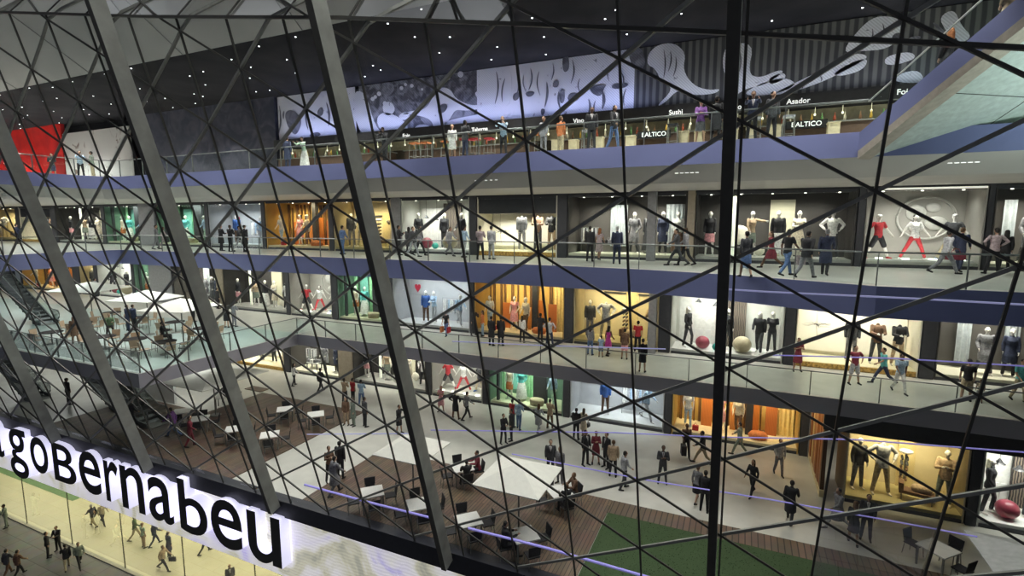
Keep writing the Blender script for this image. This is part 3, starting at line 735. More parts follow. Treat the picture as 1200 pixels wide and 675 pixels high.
def shop(t, lv, xl, xr, Y=None, z=None, px=True, note='', light=1.0, header=0.0):
    Y = Y if Y is not None else YB[lv]; z = ZL[lv]; K = shopK[t]; H = HT[lv]
    X0, X1 = (xl, xr)
    W = X1 - X0; D = 2.0; where = K['n'] + ((' ' + note) if note else '') + ', ' + LV[lv]
    grp = 'shop displays on the ' + LV[lv]
    r = thing('shop_display', {'A': 'dark', 'B': 'bright white', 'C': 'pale grey', 'D': 'yellow', 'E': 'orange', 'F': 'cool grey', 'G': 'green', 'H': 'grey', 'J': 'black'}[t] + ' glazed shop front, ' + where, 'shop display', (X0, Y, z), 0, grp)
    flo = mat('plinth_' + t, K['floor'], .35, var=.05); bkm = mat('shopback_' + t, K['back'], .65, var=.08, scale=1.5)
    if t == 'E': bkm = stripes('shopback_E', (.42, .30, .12), (.66, .54, .28), 1.6, 'X', .6, 1.5, .6, (.2, .8))
    if t == 'J': bkm = stripes('shopback_J', (.02, .018, .016), (.20, .17, .13), .7, 'X', .6, 2.0, .6)
    if t == 'G': bkm = stripes('shopback_G', (.07, .12, .10), (.17, .27, .21), 1.5, 'X', .6, .8)
    pl0 = MB().box((.1, .06, .0), (W - .1, D, .28)).build('plinth', [flo], r)
    bp0 = MB().box((.1, D, .0), (W - .1, D + .08, H - .02)).build('back_panel', [bkm], r)
    MB().box((.04, .0, .0), (.1, D + .08, H - .02)).build('side_panel', [bkm], r); MB().box((W - .1, .0, .0), (W - .04, D + .08, H - .02)).build('side_panel', [bkm], r)
    dc0 = MB().box((.1, .06, H - .10), (W - .1, D, H - .03)).build('display_ceiling', [pierD if t in 'AJ' else bkm], r)
    MB().box((.1, 0, 0), (W - .1, .08, .14)).build('sill_frame', [pierD], r); MB().box((.1, 0, H - .16 - header), (W - .1, .07, H - .02)).build('head_frame', [pierD], r)
    pn = MB(); pn.quad((.1, .02, .14), (W - .1, .02, .14), (W - .1, .02, H - .16 - header), (.1, .02, H - .16 - header)); pn.build('glass_pane', [gShop], r)
    for q in range(max(2, int(W / 1.3))):
        xx = (q + .5) * W / max(2, int(W / 1.3)); MB().tube([(xx, .5, H - .17), (xx, .5, H - .10)], .05, 8).build('track_spot', [barw], dc0)
    e = G['shop'] * K['e'] * light * (W / 4.0)
    la = area((X0 + W / 2, Y + .7, z + H - (1.08 if t == 'B' and lv == 2 else .18)), W * .75, .4, e, K['warm'], (R(16 if t not in 'DE' else 28), 0, 0)); la.data.spread = R(115 if t not in 'DE' else 100)
    fz = z + .287; got = []
    def P(u, d, dz=0): return (X0 + W * u, Y + d, fz + dz)
    def man(u, d, pose, fem, top, bot, tc_, bc_, desc, hair=None, hc=None, head=True, rz=0, s=1.26, shoes=None):
        mg = .75 if pose == 'run' else .5; u = min(1 - mg / W, max(mg / W, u)) if W > 2 * mg else .5
        if any(abs(u * W - g_) < (1.12 if pose == 'run' else .62) for g_ in got): return None
        got.append(u * W)
        if pose == 'run': s = 1.18
        pos = 'left' if u < .3 else 'right' if u > .7 else 'middle' if .42 < u < .58 else 'centre left' if u <= .42 else 'centre right'
        lab = '%s, %s, %s' % (desc, pos, where)
        m = figure('mannequin', P(u, d, .03 if pose == 'run' else .004), R(rz), pose, fem, top, bot, hair, tc_, bc_, hc, 'a', lab, 'mannequin', 'mannequins in the ' + K['n'], shoes, s, head, True)
        return m
    if t == 'A':
        for i, u in enumerate((.40, .88)):
            curtain(W * .15, H - 1.2, mat('curtain_silver', (.42, .46, .48), .5, .2), 'curtain', 'silver curtain %s, %s' % (('left of centre', 'at the right')[i], where), P(u, 1.6, .35), 'silver curtains')
        for u, d, tp, bt, a, c in ((.56, .8, 'coat', 'trousers', 'g', 'ch'), (.68, .9, 'coat', 'longskirt', 'ch', 'ch'), (.80, .8, 'coat', 'trousers', 'n', 'k'), (.92, .9, 'shirt', 'gown', 'w', 'br')):
            if tp == 'shirt': man(u, d, 'chic', True, 'jacket', 'longskirt', 'w', 'br', 'white mannequin in pale jacket and brown skirt', rz=8)
            else: man(u, d, 'chic' if u < .6 else 'stand', u > .6, tp, bt, a, c, 'white mannequin in %s long coat' % ('grey', 'charcoal', 'navy')[int((u - .5) / .13)], rz=-10)
        if W < 4.6: return r
        tb = thing('display_table', 'low table of folded bags and shoes in the ' + where, 'table', P(.32, .9), 0)
        MB().box((-.55, -.3, .46), (.55, .3, .52)).build('table_top', white, tb)
        for sx in (-.5, .5):
            for sy in (-.25, .25): MB().box((sx - .03, sy - .03, 0), (sx + .03, sy + .03, .46)).build('leg', black, tb)
        rr = random.Random(int(X0 * 10) + lv)
        for i in range(6):
            b = MB(); b.box((-.14, -.1, 0), (.14, .1, .2)); b.tube([(-.08, 0, .2), (-.05, 0, .3), (.05, 0, .3), (.08, 0, .2)], .012, 5)
            cb = rr.choice(['k', 'w', 'g', 'ch']); o = b.build('handbag', col(CL[cb]), loc=P(.32, .9, .525 if i % 2 else .0) if False else (X0 + W * .32 - .42 + .17 * i, Y + .9 + (.08 if i % 2 else -.12), fz + .525)); tag(o, '%s handbag, %s from left on the low table, %s' % ({'k': 'black', 'w': 'white', 'g': 'grey', 'ch': 'charcoal'}[cb], ORD[i], where), 'bag', 'handbags on the low display table')
        # garments on a rail deep in the shop
        rk = thing('clothes_rail', 'rail of small grey garments at the left, ' + where, 'clothes rail', (X0 + max(.72, W * .14), Y + 1.5, fz), 0)
        MB().tube([(-.5, 0, 0), (-.5, 0, 1.4), (.5, 0, 1.4), (.5, 0, 0)], .02, 6).build('rail_frame', steelL, rk)
        for i in range(9): MB().box((-.45 + .1 * i, -.18, .55 + .1 * (i % 3)), (-.40 + .1 * i, .18, 1.36)).build('garment', col(CL[('g', 'w', 'ch', 'lg', 'gg')[i % 5]]), rk)
    if t == 'B':
        bp_ = MB().box((.15, 1.86, .5), (W - .15, 1.9, H - (1.0 if lv == 2 else .2))).build('lit_backdrop', mat('backdrop_white', (.86, .83, .74), .6, var=.02), bp0)
        if lv == 2: MB().box((.1, .1, H - 1.0), (W - .1, 1.95, H - .1)).build('header_box', [pierD], r)
        MB().box((.1, -.02, .02), (W - .1, .1, .26)).build('moss_strip', [mat('gold_moss', (.45, .28, .08), .9, var=.6, scale=9, bump=.6)], pl0)
        for u, a, c in ((.50, 'ch', 'g'), (.70, 'br', 'ch'), (.87, 'k', 'tan')):
            man(u, .9, 'wait' if u > .6 else 'stand', False, 'jacket', 'trousers', a, c, 'headless mannequin in %s jacket' % {'ch': 'charcoal', 'br': 'brown', 'k': 'black'}[a], head=False, rz=-8 + 20 * u, s=1.32)
        tw = MB(); rr = random.Random(5)
        for i in range(16):
            a0 = rr.uniform(0, 2 * PI); p = Vector((0, 0, 0)); pts = [p.copy()]
            for q in range(4): p += Vector((math.cos(a0) * .17, math.sin(a0) * .06, rr.uniform(-.06, .07))); a0 += rr.uniform(-.6, .6); pts.append(p.copy())
            tw.tube(pts, .011, 4, .005)
        tw.tube([(0, 0, 0), (.02, 0, H - 1.0 - .287 - 1.14 if lv == 2 else H - .105 - .287 - 1.75)], .008, 4); tw.tube([(0, 0, 0), (.05, 0, -.5), (.12, 0, -.75)], .012, 5, .005)
        tag(tw.build('twig_chandelier', black, loc=P(.2, 1.1, 1.12 if lv == 2 else 1.75)), 'black wiry twig sculpture hanging in the ' + where, 'sculpture')
    if t == 'C':
        MB().box((.3, 1.93, .28), (W * .42, 1.99, H - .6)).build('white_panelling', [mat('panel_white', (.78, .78, .74), .5)], bp0)
        for i in range(5): MB().box((.55 + i * W * .07, 1.90, .45), (.55 + i * W * .07 + W * .05, 1.94, 1.15)).build('panel_moulding', [white], bp0)
        MB().box((W * .42, 1.75, .28), (W * .68, 1.85, H - .3)).build('dark_hanging', [stripes('dark_fold', (.025, .02, .02), (.22, .18, .14), 3.5, 'X', .7, 3)], r)
        for u, d, rz, f in ((.16, .8, 60, True), (.52, 1.0, 10, True), (.80, .8, -20, False), (.91, 1.1, -5, True)):
            man(u, d, 'chic' if u < .2 else 'stand' if f else 'step', f, 'tee' if u > .9 else 'jacket', 'trousers', 'k', 'ch', 'long haired mannequin in %s' % {60: 'black, turned sideways', 10: 'black by the dark hanging', -20: 'black, mid step', -5: 'a black tee'}[rz], 'long', (.62, .58, .46), rz=rz, s=1.28)
        ball(.36, (.30, .05, .08), 'burgundy exercise ball in the ' + where, P(.30, .65)); ball(.20, (.05, .42, .34), 'small teal exercise ball in the ' + where, (X0 + W * .30 + .72, Y + .5, fz)); ball(.45, (.52, .45, .30), 'large dull gold exercise ball in the ' + where, P(.655, .55))
        for i, (u, hh) in enumerate(((.24, 1.15), (.40, 1.3))):
            lp = thing('pendant_lamp', 'black pendant lamp %s in the %s' % (('over the burgundy ball', 'beside the dark hanging')[i], where), 'lamp', P(u, 1.1, H - .4), 0)
            MB().tube([(0, 0, 0), (0, 0, -hh + .2)], .01, 4).build('cord', black, lp); MB().loft([(0, 0, -hh, .2, .2), (0, 0, -hh + .06, .12, .12), (0, 0, -hh + .2, .03, .03)], 12).build('lamp_shade', black, lp)
    if t == 'D':
        MB().box((W * .28, 1.9, H - 1.15), (W * .55, 1.97, H - 1.05)).build('wall_bar', [pierD], bp0); MB().box((W * .68, 1.9, H - 1.2), (W * .85, 1.97, H - 1.1)).build('wall_bar', [pierD], bp0)
        MB().box((W * .55, 1.9, .28), (W * .70, 1.96, H - .9)).build('patterned_panel', [stripes('hatch', (.30, .24, .12), (.72, .60, .34), 9, 'DIAGONAL', .6, 0)], bp0)
        man(.16, .9, 'stand', False, 'jacket', 'trousers', 'ch', 'g', 'mannequin in charcoal jacket', rz=25, s=1.3)
        man(.90, .8, 'fold', False, 'jacket', 'trousers', 'tan', 'gg', 'pale mannequin with folded arms in tan jacket', rz=-20, s=1.32)
        man(.36, .8, 'akimbo', False, 'jacket', 'trousers', 'lg', 'kh', 'headless mannequin in big light grey jacket', head=False, rz=10, s=1.45)
        tw = thing('shoe_tower', 'tower of dark shoes on a post in the ' + where, 'shoe rack', P(.58, 1.3), 0)
        MB().tube([(0, 0, 0), (0, 0, 1.75)], .03, 8).build('post', steelL, tw)
        for i in range(5):
            b = MB()
            for s in (-1, 1): b.cap((s * .09 - .05, -.14, .62 + i * .23), (s * .09 - .02, .1, .66 + i * .23), .05, .055, 7)
            b.build('shoe_pair', col(CL[('br', 'k', 'br', 'ch', 'k')[i]]), tw, True)
        tag(MB().ell((0, 0, 0), .26, .2, .1).build('cap_display', col(CL['lg']), loc=P(.58, 1.3, 1.85), smooth=True), 'grey cap topping the shoe tower in the ' + where, 'cap')
        if W < 4: return r
        bn = thing('chaise', 'brown upholstered chaise with cushion in the ' + where, 'chaise', P(.66, .7), R(-12))
        MB().box((-.6, -.25, .28), (.6, .25, .42)).build('seat', col(CL['br']), bn); MB().box((-.62, -.25, .42), (-.45, .25, .72)).build('backrest', col(CL['br']), bn)
        MB().cap((-.05, 0, .56), (.35, 0, .56), .17, .17).build('cushion', col(CL['tan']), bn, True)
        for sx in (-.5, .5):
            for sy in (-.2, .2): MB().tube([(sx, sy, 0), (sx, sy, .28)], .02, 6).build('leg', steelL, bn)
    if t == 'E':
        sl = MB(); r3 = random.Random(int(W * 7)); xx = .25
        while xx < W - .5:
            ww = r3.uniform(.06, .26); sl.box((xx, D - .14, .28), (xx + ww, D - .06, H - r3.uniform(.15, .5))); xx += ww + r3.uniform(.12, .45)
        sl.build('timber_slats', [stripes('slat_brown', (.06, .03, .012), (.20, .10, .035), 2.5, 'X', .6, 3)], bp0)
        for u, hgt, cc in ((.28, 1.7, (.42, .13, .03)), (.66, 2.0, (.45, .15, .03)), (.80, 1.8, (.36, .11, .03)), (.52, 1.5, (.50, .20, .05))):
            tag(MB().box((-W * .045, -.03, 0), (W * .045, .03, hgt)).build('timber_board', stripes('board_%d' % int(cc[0] * 99), cc, tuple(v * 1.5 for v in cc), 5, 'X', .5, 2), loc=P(u, 1.35)), 'upright orange timber board %.1f metres tall in the %s' % (hgt, where), 'board', 'upright timber boards')
        MB().box((W * .60, .9, .28), (W * .655, 1.2, H - .1)).build('dark_post', [pierD], r)
        curtain(W * .17, H - .5, mat('curtain_yellow', (.78, .62, .28), .6), 'curtain', 'pale yellow curtain at the right of the ' + where, (X0 + W - .16 - W * .085, Y + 1.55, fz), 'yellow curtains')
        man(.13, .7, 'step', True, 'tee', 'trousers', 'w', 'lb', 'mannequin in white top and blue trousers', 'short', 'k')
        man(.40, .9, 'chic', True, 'dress', None, 'pk', None, 'mannequin in salmon pink dress', 'short', 'k')
        man(.54, .8, 'step', True, 'shirt', 'trousers', 'cr', 'br', 'mannequin in cream blouse and dark leggings', 'cap', (.7, .66, .55), rz=-15)
        ot = MB(); ot.loft([(0, 0, 0, .42, .3), (0, 0, .2, .5, .36), (0, 0, .36, .38, .28), (0, 0, .4, .1, .08)], 12); tag(ot.build('pouffe', col(CL['og']), loc=P(.70, .6), smooth=True), 'rust orange pouffe on the floor of the ' + where, 'pouffe')
        tag(MB().box((-.16, -.1, 0), (.16, .1, .26)).tube([(-.1, 0, .26), (0, 0, .42), (.1, 0, .26)], .014, 5).build('handbag', col(CL['r']), loc=P(.2, .45)), 'red handbag standing in the ' + where, 'bag')
    if t == 'F':
        # red heart and a line of looped script on the wall
        hp = []
        for i in range(24):
            a = 2 * PI * i / 24; hp.append((W * .13 + .26 * (math.sin(a) ** 3), 1.985, H * .62 + .022 * (13 * math.cos(a) - 5 * math.cos(2 * a) - 2 * math.cos(3 * a) - math.cos(4 * a))))
        MB().extr(hp, (0, -.04, 0)).build('heart_sign', [mat('heart_red', (.50, .03, .06), .45)], bp0)
        MB().tube([(W * .06 + .03 * i, 1.96, H * .62 - .52 + .05 * math.sin(i * 1.25) + (.1 if i % 7 == 0 else 0)) for i in range(int(W * .26 / .03))], .012, 4).build('script_line', [steelL], bp0)
        man(.36, .8, 'stand', False, 'jacket', 'trousers', 'bl', 'br', 'mannequin in bright blue jacket', rz=15); man(.46, .9, 'wait', True, 'shirt', 'trousers', 'lb', 'lg', 'mannequin in pale blue and white shirt', rz=-10)
        man(.80, .8, 'stride', True, 'shirt', 'trousers', 'lb', 'lg', 'striding mannequin in light blue denim', rz=60)
        rk = thing('clothes_rail', 'rail of white shaggy garments in the ' + where, 'clothes rail', P(.63, 1.3), 0)
        MB().tube([(-.6, 0, 0), (-.6, 0, 1.75), (.6, 0, 1.75), (.6, 0, 0)], .02, 6).build('rail_frame', steelL, rk)
        for i in range(8):
            b = MB(); b.cap((-.5 + .14 * i, 0, .75 + .12 * (i % 2)), (-.5 + .14 * i, 0, 1.6), .09, .05, 7); b.build('garment', col(CL[('w', 'w', 'lg', 'lb')[i % 4]]), rk)
    if t == 'G':
        for u, ww in ((.44, .16), (.05, .07), (.95, .07)):
            curtain(max(.35, W * ww), H - .45, mat('curtain_green', (.36, .66, .40), .5), 'curtain', 'pale green curtain %s in the %s' % ({.44: 'in the middle', .05: 'at the left edge', .95: 'at the right edge'}[u], where), (X0 + min(W - .2 - max(.35, W * ww) / 2, max(.2 + max(.35, W * ww) / 2, W * u)), Y + 1.62, fz), 'green curtains')
        MB().box((W * .12, 1.88, .6), (W * .28, 1.95, H - .4)).build('teal_panel', [mat('teal_panel', (.22, .52, .46), .5)], bp0)
        MB().box((W * .54, .9, .28), (W * .72, 1.1, H - .1)).build('dark_screen', [pierD], r)
        MB().box((W * .08, .3, .28), (W * .11, .5, H - .1)).build('dark_post', [pierD], r)
        man(.22, .8, 'stand', True, 'top', 'skirt', 'cr', 'og', 'mannequin in cream top and ochre skirt'); man(.38, .9, 'chic', True, 'jacket', 'longskirt', 'te', 'w', 'mannequin in teal jacket and white skirt', rz=20); man(.82, .7, 'step', True, 'shirt', 'trousers', 'lb', 'mint', 'mannequin in blue shirt and mint trousers', rz=-15)
        if W < 4: return r
        ot = MB(); ot.loft([(0, 0, 0, .45, .3), (0, 0, .32, .5, .34), (0, 0, .4, .44, .28)], 12); tag(ot.build('ottoman', col(CL['kh']), loc=P(.62, .5), smooth=True), 'khaki ottoman on the floor of the ' + where, 'ottoman')
    if t == 'H':
        em = MB(); cx, cz = W * .64, H * .62; ro, ri = H * .27, H * .235
        pts = [(cx + ro * 1.15 * math.cos(2 * PI * i / 40), 1.93, cz + ro * math.sin(2 * PI * i / 40)) for i in range(41)]; em.tube(pts, .05, 8); 
        for ex, ez, rx, rz_ in ((-.40, .25, .42, .40), (.40, -.25, .46, .34), (.25, .50, .30, .22), (-.35, -.5, .3, .2)): em.ell((cx + ex * ro, 1.97, cz + ez * ro), rx * ro, .09, rz_ * ro, 14, 8)
        em.build('ring_emblem', [mat('emblem_pale', (.50, .50, .47), .3)], bp0, True)
        MB().box((.2, .15, .28), (W - .2, .5, .36)).build('light_step', [white], pl0)
        for i in range(4): MB().box((W * (.14 + .23 * i), .2, .36), (W * (.14 + .23 * i) + .25, .34, .42)).build('foot_light', [barw], pl0)
        area((X0 + W / 2, Y + .45, z + .6), W * .7, .2, e * .3, K['warm'], (R(130), 0, 0))
        man(.18, .95, 'run', False, 'tee', 'shorts', 'r', 'k', 'athletic mannequin in red shirt and dark shorts', 'cap', (.6, .6, .58), rz=25, shoes='r'); man(.50, .95, 'run', True, 'tee', 'trousers', 'w', 'r', 'athletic mannequin in white shirt and red trousers', 'short', 'k', rz=20, shoes='w'); man(.82, .95, 'run', False, 'tee', 'trousers', 'ch', 'kh', 'athletic mannequin in dark top and tan trousers', 'cap', (.5, .5, .5), rz=-20, shoes='bl')
        if lv == 2: MB().box((.1, -.05, H - .12), (W - .1, .04, H - .04)).build('light_bar', [glow('bar_dim', (.9, .88, .75), .8)], r)
    if t == 'J':
        for u, rr_ in ((.30, .5), (.70, .32), (.44, .26)):
            b = MB(); b.ell((0, 0, rr_), rr_, .09, rr_, 24, 8); tag(b.build('white_disc', mat('disc_pale', (.66, .64, .54), .5), loc=P(u, 1.5, .55 if u < .4 else .0), smooth=True), '%s pale disc prop in the %s' % ({.30: 'large', .70: 'small', .44: 'smallest'}[u], where), 'prop')
        tag(MB().tube([(0, 0, 0), (0, 0, H - .5)], .10, 12).build('light_column', glow('column_glow', (.8, .82, .66), .7), loc=P(.26, 1.1)), 'slim glowing column in the ' + where, 'lamp')
        MB().box((W * .50, 1.8, .3), (W * .66, 1.9, H - .4)).build('slatted_screen', [stripes('slat_pale', (.40, .38, .26), (.70, .68, .54), 6, 'Z', .5, 0)], r)
        man(.10, .8, 'stand', True, 'jacket', 'skirt', 'k', 'pk', 'mannequin in black jacket over pink dress'); man(.38, .9, 'reach', True, 'shirt', 'skirt', 'tan', 'gg', 'mannequin in patterned tan blouse', rz=30); man(.55, .8, 'stand', False, 'jacket', 'longskirt', 'k', 'w', 'white mannequin in dark jacket'); man(.68, .9, 'wait', True, 'dress', None, 'cr', None, 'mannequin in cream dress'); man(.88, .8, 'akimbo', False, 'jacket', 'trousers', 'w', 'ch', 'mannequin in white jacket, hands on hips')
    return r
def pier(lv, xa, xb, m=pierD, d=.5, lab=None, Y=None):
    Y = Y or YB[lv]; z = ZL[lv]
    b = MB().box((xa, Y - .06, z), (xb, Y + d, z + HT[lv] + .1)).build('wall_pier', m); struct(b)
def row(lv, items, ybase, Y=None):
    """items: (type, left px, right px) read along the foot of the shop front"""
    prev = None
    for it in items:
        t, xl, xr = it[:3]; nt_ = it[3] if len(it) > 3 else ''
        yb = ybase(xl), ybase(xr)
        X0 = aty(xl, yb[0], Y or YB[lv]).x; X1 = aty(xr, yb[1], Y or YB[lv]).x
        if prev is not None and X0 - prev > .05: pier(lv, prev, X0, it[4] if len(it) > 4 else pierD, Y=Y)
        if t == '-': pier(lv, X0, X1, pierG, Y=Y)
        else: shop(t, lv, X0, X1, Y, note=nt_, header=.0)
        prev = X1
row(2, [('D', -18, 22, 'far left'), ('B', 26, 63, 'far left'), ('J', 69, 122, 'far left'), ('G', 126, 166, 'left'), ('-', 166, 184), ('G', 186, 243, 'inner left'), ('F', 247, 309), ('E', 313, 387), ('D', 392, 460, 'behind fin'),
        ('C', 471, 551, '', pierG), ('B', 559, 653, 'in the centre'), ('A', 664, 803), ('J', 812, 1000, 'right of the centre', pierT), ('H', 1008, 1149), ('A', 1155, 1262, 'far right')], lambda x: 281 + .0333 * x)
row(1, [('E', 28, 88, 'far left'), ('D', 96, 113, 'far left'), ('C', 117, 157, 'far left'), ('G', 160, 178, 'far left'), ('-', 178, 204), ('A', 205, 256, 'left'), ('J', 264, 337, '', pierT), ('H', 341, 390), ('G', 397, 456), ('F', 461, 551), ('E', 556, 661),
        ('D', 671, 771), ('C', 784, 917), ('B', 929, 1076, 'on the right'), ('A', 1093, 1215, 'far right')], lambda x: 336 + .0986 * x)
row(0, [('B', 262, 334), ('A', 341, 398), ('J', 414, 500, '', pierT), ('H', 506, 566), ('G', 573, 660), ('F', 667, 778), ('E', 786, 936)], lambda x: 383 + .158 * x)
xe = aty(936, 383 + .158 * 936, YB[0]).x; struct(MB().box((xe, 28.7, 0), (xe + .55, 29.3, SOF1)).build('wall_pier', pierD)); struct(MB().box((xe + .55, 28.65, 0), (3.55, 29.3, SOF1)).build('wall_pier', pierG))
# forward block at the right of the ground floor, with its timber side wall
YR = 24.55; XC = 3.65
row(0, [('D', 985, 1129, 'right front'), ('C', 1141, 1300, 'right front')], lambda x: 600 + .16 * (x - 985), YR)
tb_ = MB(); yy = YR + .1; r5 = random.Random(9)
while yy < 28.6:
    ww = r5.uniform(.12, .42); tb_.mi = r5.choice([0, 1, 2, 0]); tb_.box((XC - .02 - r5.uniform(0, .05), yy, .3), (XC + .12, min(28.7, yy + ww), SOF1)); yy += ww
struct(tb_.build('wall_side_timber', [stripes('board_rust', (.24, .07, .02), (.38, .14, .04), 4, 'Z', .5, 2), stripes('board_honey', (.55, .36, .14), (.75, .55, .26), 4, 'Z', .5, 2), stripes('board_umber', (.06, .03, .015), (.12, .06, .03), 4, 'Z', .5, 2)]))
area((XC + .0 - .9, 26.6, SOF1 - .03), .3, 3.2, 45, (1, .86, .55), (0, R(-18), 0))
struct(MB().box((XC - .06, YR, 0), (XC + .14, 28.7, .3)).build('trim_20', mat('trim_pale', (.75, .66, .42), .5)))
struct(MB().box((XC - .1, YR - .12, 3.1), (13, YR + .1, SOF1)).build('trim_21', wallK))
# free-standing grey columns on the two galleries
for (px, py, lv, Yc) in ((762.5, 301, 2, 27.0), (763.5, 411, 1, 29.0)):
    p = aty(px, py, Yc); o = MB().box((-.21, -.2, 0), (.21, .2, HT[lv] + .02)).build('gallery_column', pierG, loc=(p.x, Yc, ZL[lv])); tag(o, 'square grey column before the shops on the ' + LV[lv], 'column')
# bulkheads between shop fronts and soffits
struct(MB().box((-78, 29.3, 8.55), (13, 29.6, SOF2)).build('trim_22', wallK)); struct(MB().box((-78, 28.75, 3.5), (3.5, 29.0, SOF1)).build('trim_23', wallK)); struct(MB().box((-78, 27.35, 13.3), (13, 27.6, 14.02)).build('trim_24', wallK))
# ================================================================== BALUSTRADES
railM = mat('handrail', (.20, .22, .22), .35, .6)
def balustrade(pts, z, lab, step=2.4, tint=gRail):
    t = thing('glass_balustrade', lab, 'balustrade', (pts[0][0], pts[0][1], z), 0)
    o = Vector((pts[0][0], pts[0][1], 0)); gp = MB(); hr = MB(); po = []
    for a, c in zip(pts, pts[1:]):
        a = Vector((*a, 0)) - o; c = Vector((*c, 0)) - o; L = (c - a).length; n = max(1, round(L / step))
        gp.quad(a + Vector((0, 0, .03)), c + Vector((0, 0, .03)), c + Vector((0, 0, 1.0)), a + Vector((0, 0, 1.0)))
        hr.tube([a + Vector((0, 0, 1.05)), c + Vector((0, 0, 1.05))], .028, 6)
        for i in range(n): po.append(a.lerp(c, i / n))
    gp.build('glass_panel', tint, t); hr.build('handrail', railM, t)
    for p in po: MB().box((p.x - .015, p.y - .03, 0), (p.x + .015, p.y + .03, 1.05)).build('post', railM, t)
def inset(E, d=.12): return [(x - (d if i < 2 else 0), y + d) for i, (x, y) in enumerate(E)]
balustrade([(12.8, 24.52), (WX - .12, 24.52), (WX - .12, 14.75), (-70, 14.75)], Z1, 'clear glass balustrade of the lower gallery and its food court wing')
balustrade([(-41.12, 13.6), (-41.12, 22.32), (-27, 22.32), (-10, 22.52), (-4, 22.12), (-.5, 21.32), (3.9, 19.32), (12.8, 19.32)], Z2, 'clear glass balustrade along the upper gallery with people behind')
balustrade([(-39.75, 10.6), (-39.75, 19.3), (-39.3, 20.5), (-38.2, 21.12), (3.6, 21.12)], Z3, 'glass balustrade of the top floor before the bars')

# ================================================================== TOP FLOOR: mural, sign band, bars
def mural_mat(name, c0, c1, sc, dist, p=(.42, .58), wave=26.0, mixf=.35):
    m = bpy.data.materials.new(name); m.use_nodes = True; n = m.node_tree; b = n.nodes['Principled BSDF']; b.inputs['Roughness'].default_value = .7
    t = n.nodes.new('ShaderNodeTexCoord'); no = n.nodes.new('ShaderNodeTexNoise'); no.inputs['Scale'].default_value = sc; no.inputs['Detail'].default_value = 6; no.inputs['Distortion'].default_value = dist
    r = n.nodes.new('ShaderNodeValToRGB'); r.color_ramp.elements[0].position, r.color_ramp.elements[1].position = p
    r.color_ramp.elements[0].color = (*c0, 1); r.color_ramp.elements[1].color = (*c1, 1)
    wv = n.nodes.new('ShaderNodeTexWave'); wv.inputs['Scale'].default_value = wave / 6; wv.bands_direction = 'DIAGONAL'
    mx = n.nodes.new('ShaderNodeMixRGB'); mx.blend_type = 'MULTIPLY'; mx.inputs[0].default_value = mixf
    for a, c in ((t.outputs['Object'], no.inputs['Vector']), (no.outputs['Fac'], r.inputs[0]), (t.outputs['Object'], wv.inputs['Vector']), (r.outputs[0], mx.inputs[1]), (wv.outputs['Color'], mx.inputs[2]), (mx.outputs[0], b.inputs['Base Color'])): n.links.new(a, c)
    return m
mW = mural_mat('mural_white', (.28, .28, .30), (.80, .80, .82), 3.2, .6, (.29, .34), 30, .25)
mD = mural_mat('mural_dark', (.07, .07, .08), (.30, .30, .33), 1.6, 1.2, (.40, .64), 24, .3)
mS = stripes('mural_stripe', (.04, .04, .042), (.13, .13, .12), 1.0, 'X', .8, .6, .05)
mG = mural_mat('mural_grey', (.10, .10, .11), (.20, .20, .22), 2, 1, (.4, .6), 30, .3)
YM = 26.0
def wp(x, y, dy=0): p = aty(x, y, YM); p.y -= dy; return p
mu = thing('wall_mural', 'long pale blue printed mural of abstract figures above the bars', 'mural', (-10, YM, 17.3))
def chaikin(P):
    Q = []
    for a, c in zip(P, P[1:] + P[:1]): Q += [(a[0] * .75 + c[0] * .25, a[1] * .75 + c[1] * .25), (a[0] * .25 + c[0] * .75, a[1] * .25 + c[1] * .75)]
    return Q
def mural_patch(pts, m, dy, nm='print_area'):
    pts = chaikin(chaikin(list(pts)))
    o = MB().extr([wp(*p, dy) for p in pts], (0, .012, 0)).build(nm, m); return adopt(o, mu)
zt, zb = ZC - .05, 17.27
def zpx(X, Z):  # pixel-free helper: a world point on the mural plane
    return Vector((X, YM, Z))
def mrect(X0, X1, m, dy):
    o = MB().box((X0, YM - dy, zb), (X1, YM - dy + .02, zt)).build('print_area', m); adopt(o, mu)
mrect(-28.9, -22.3, mW, 0); mrect(-22.0, -13.8, mD, 0); mrect(-13.8, -5.2, mW, 0); mrect(-5.2, 13, mS, 0)
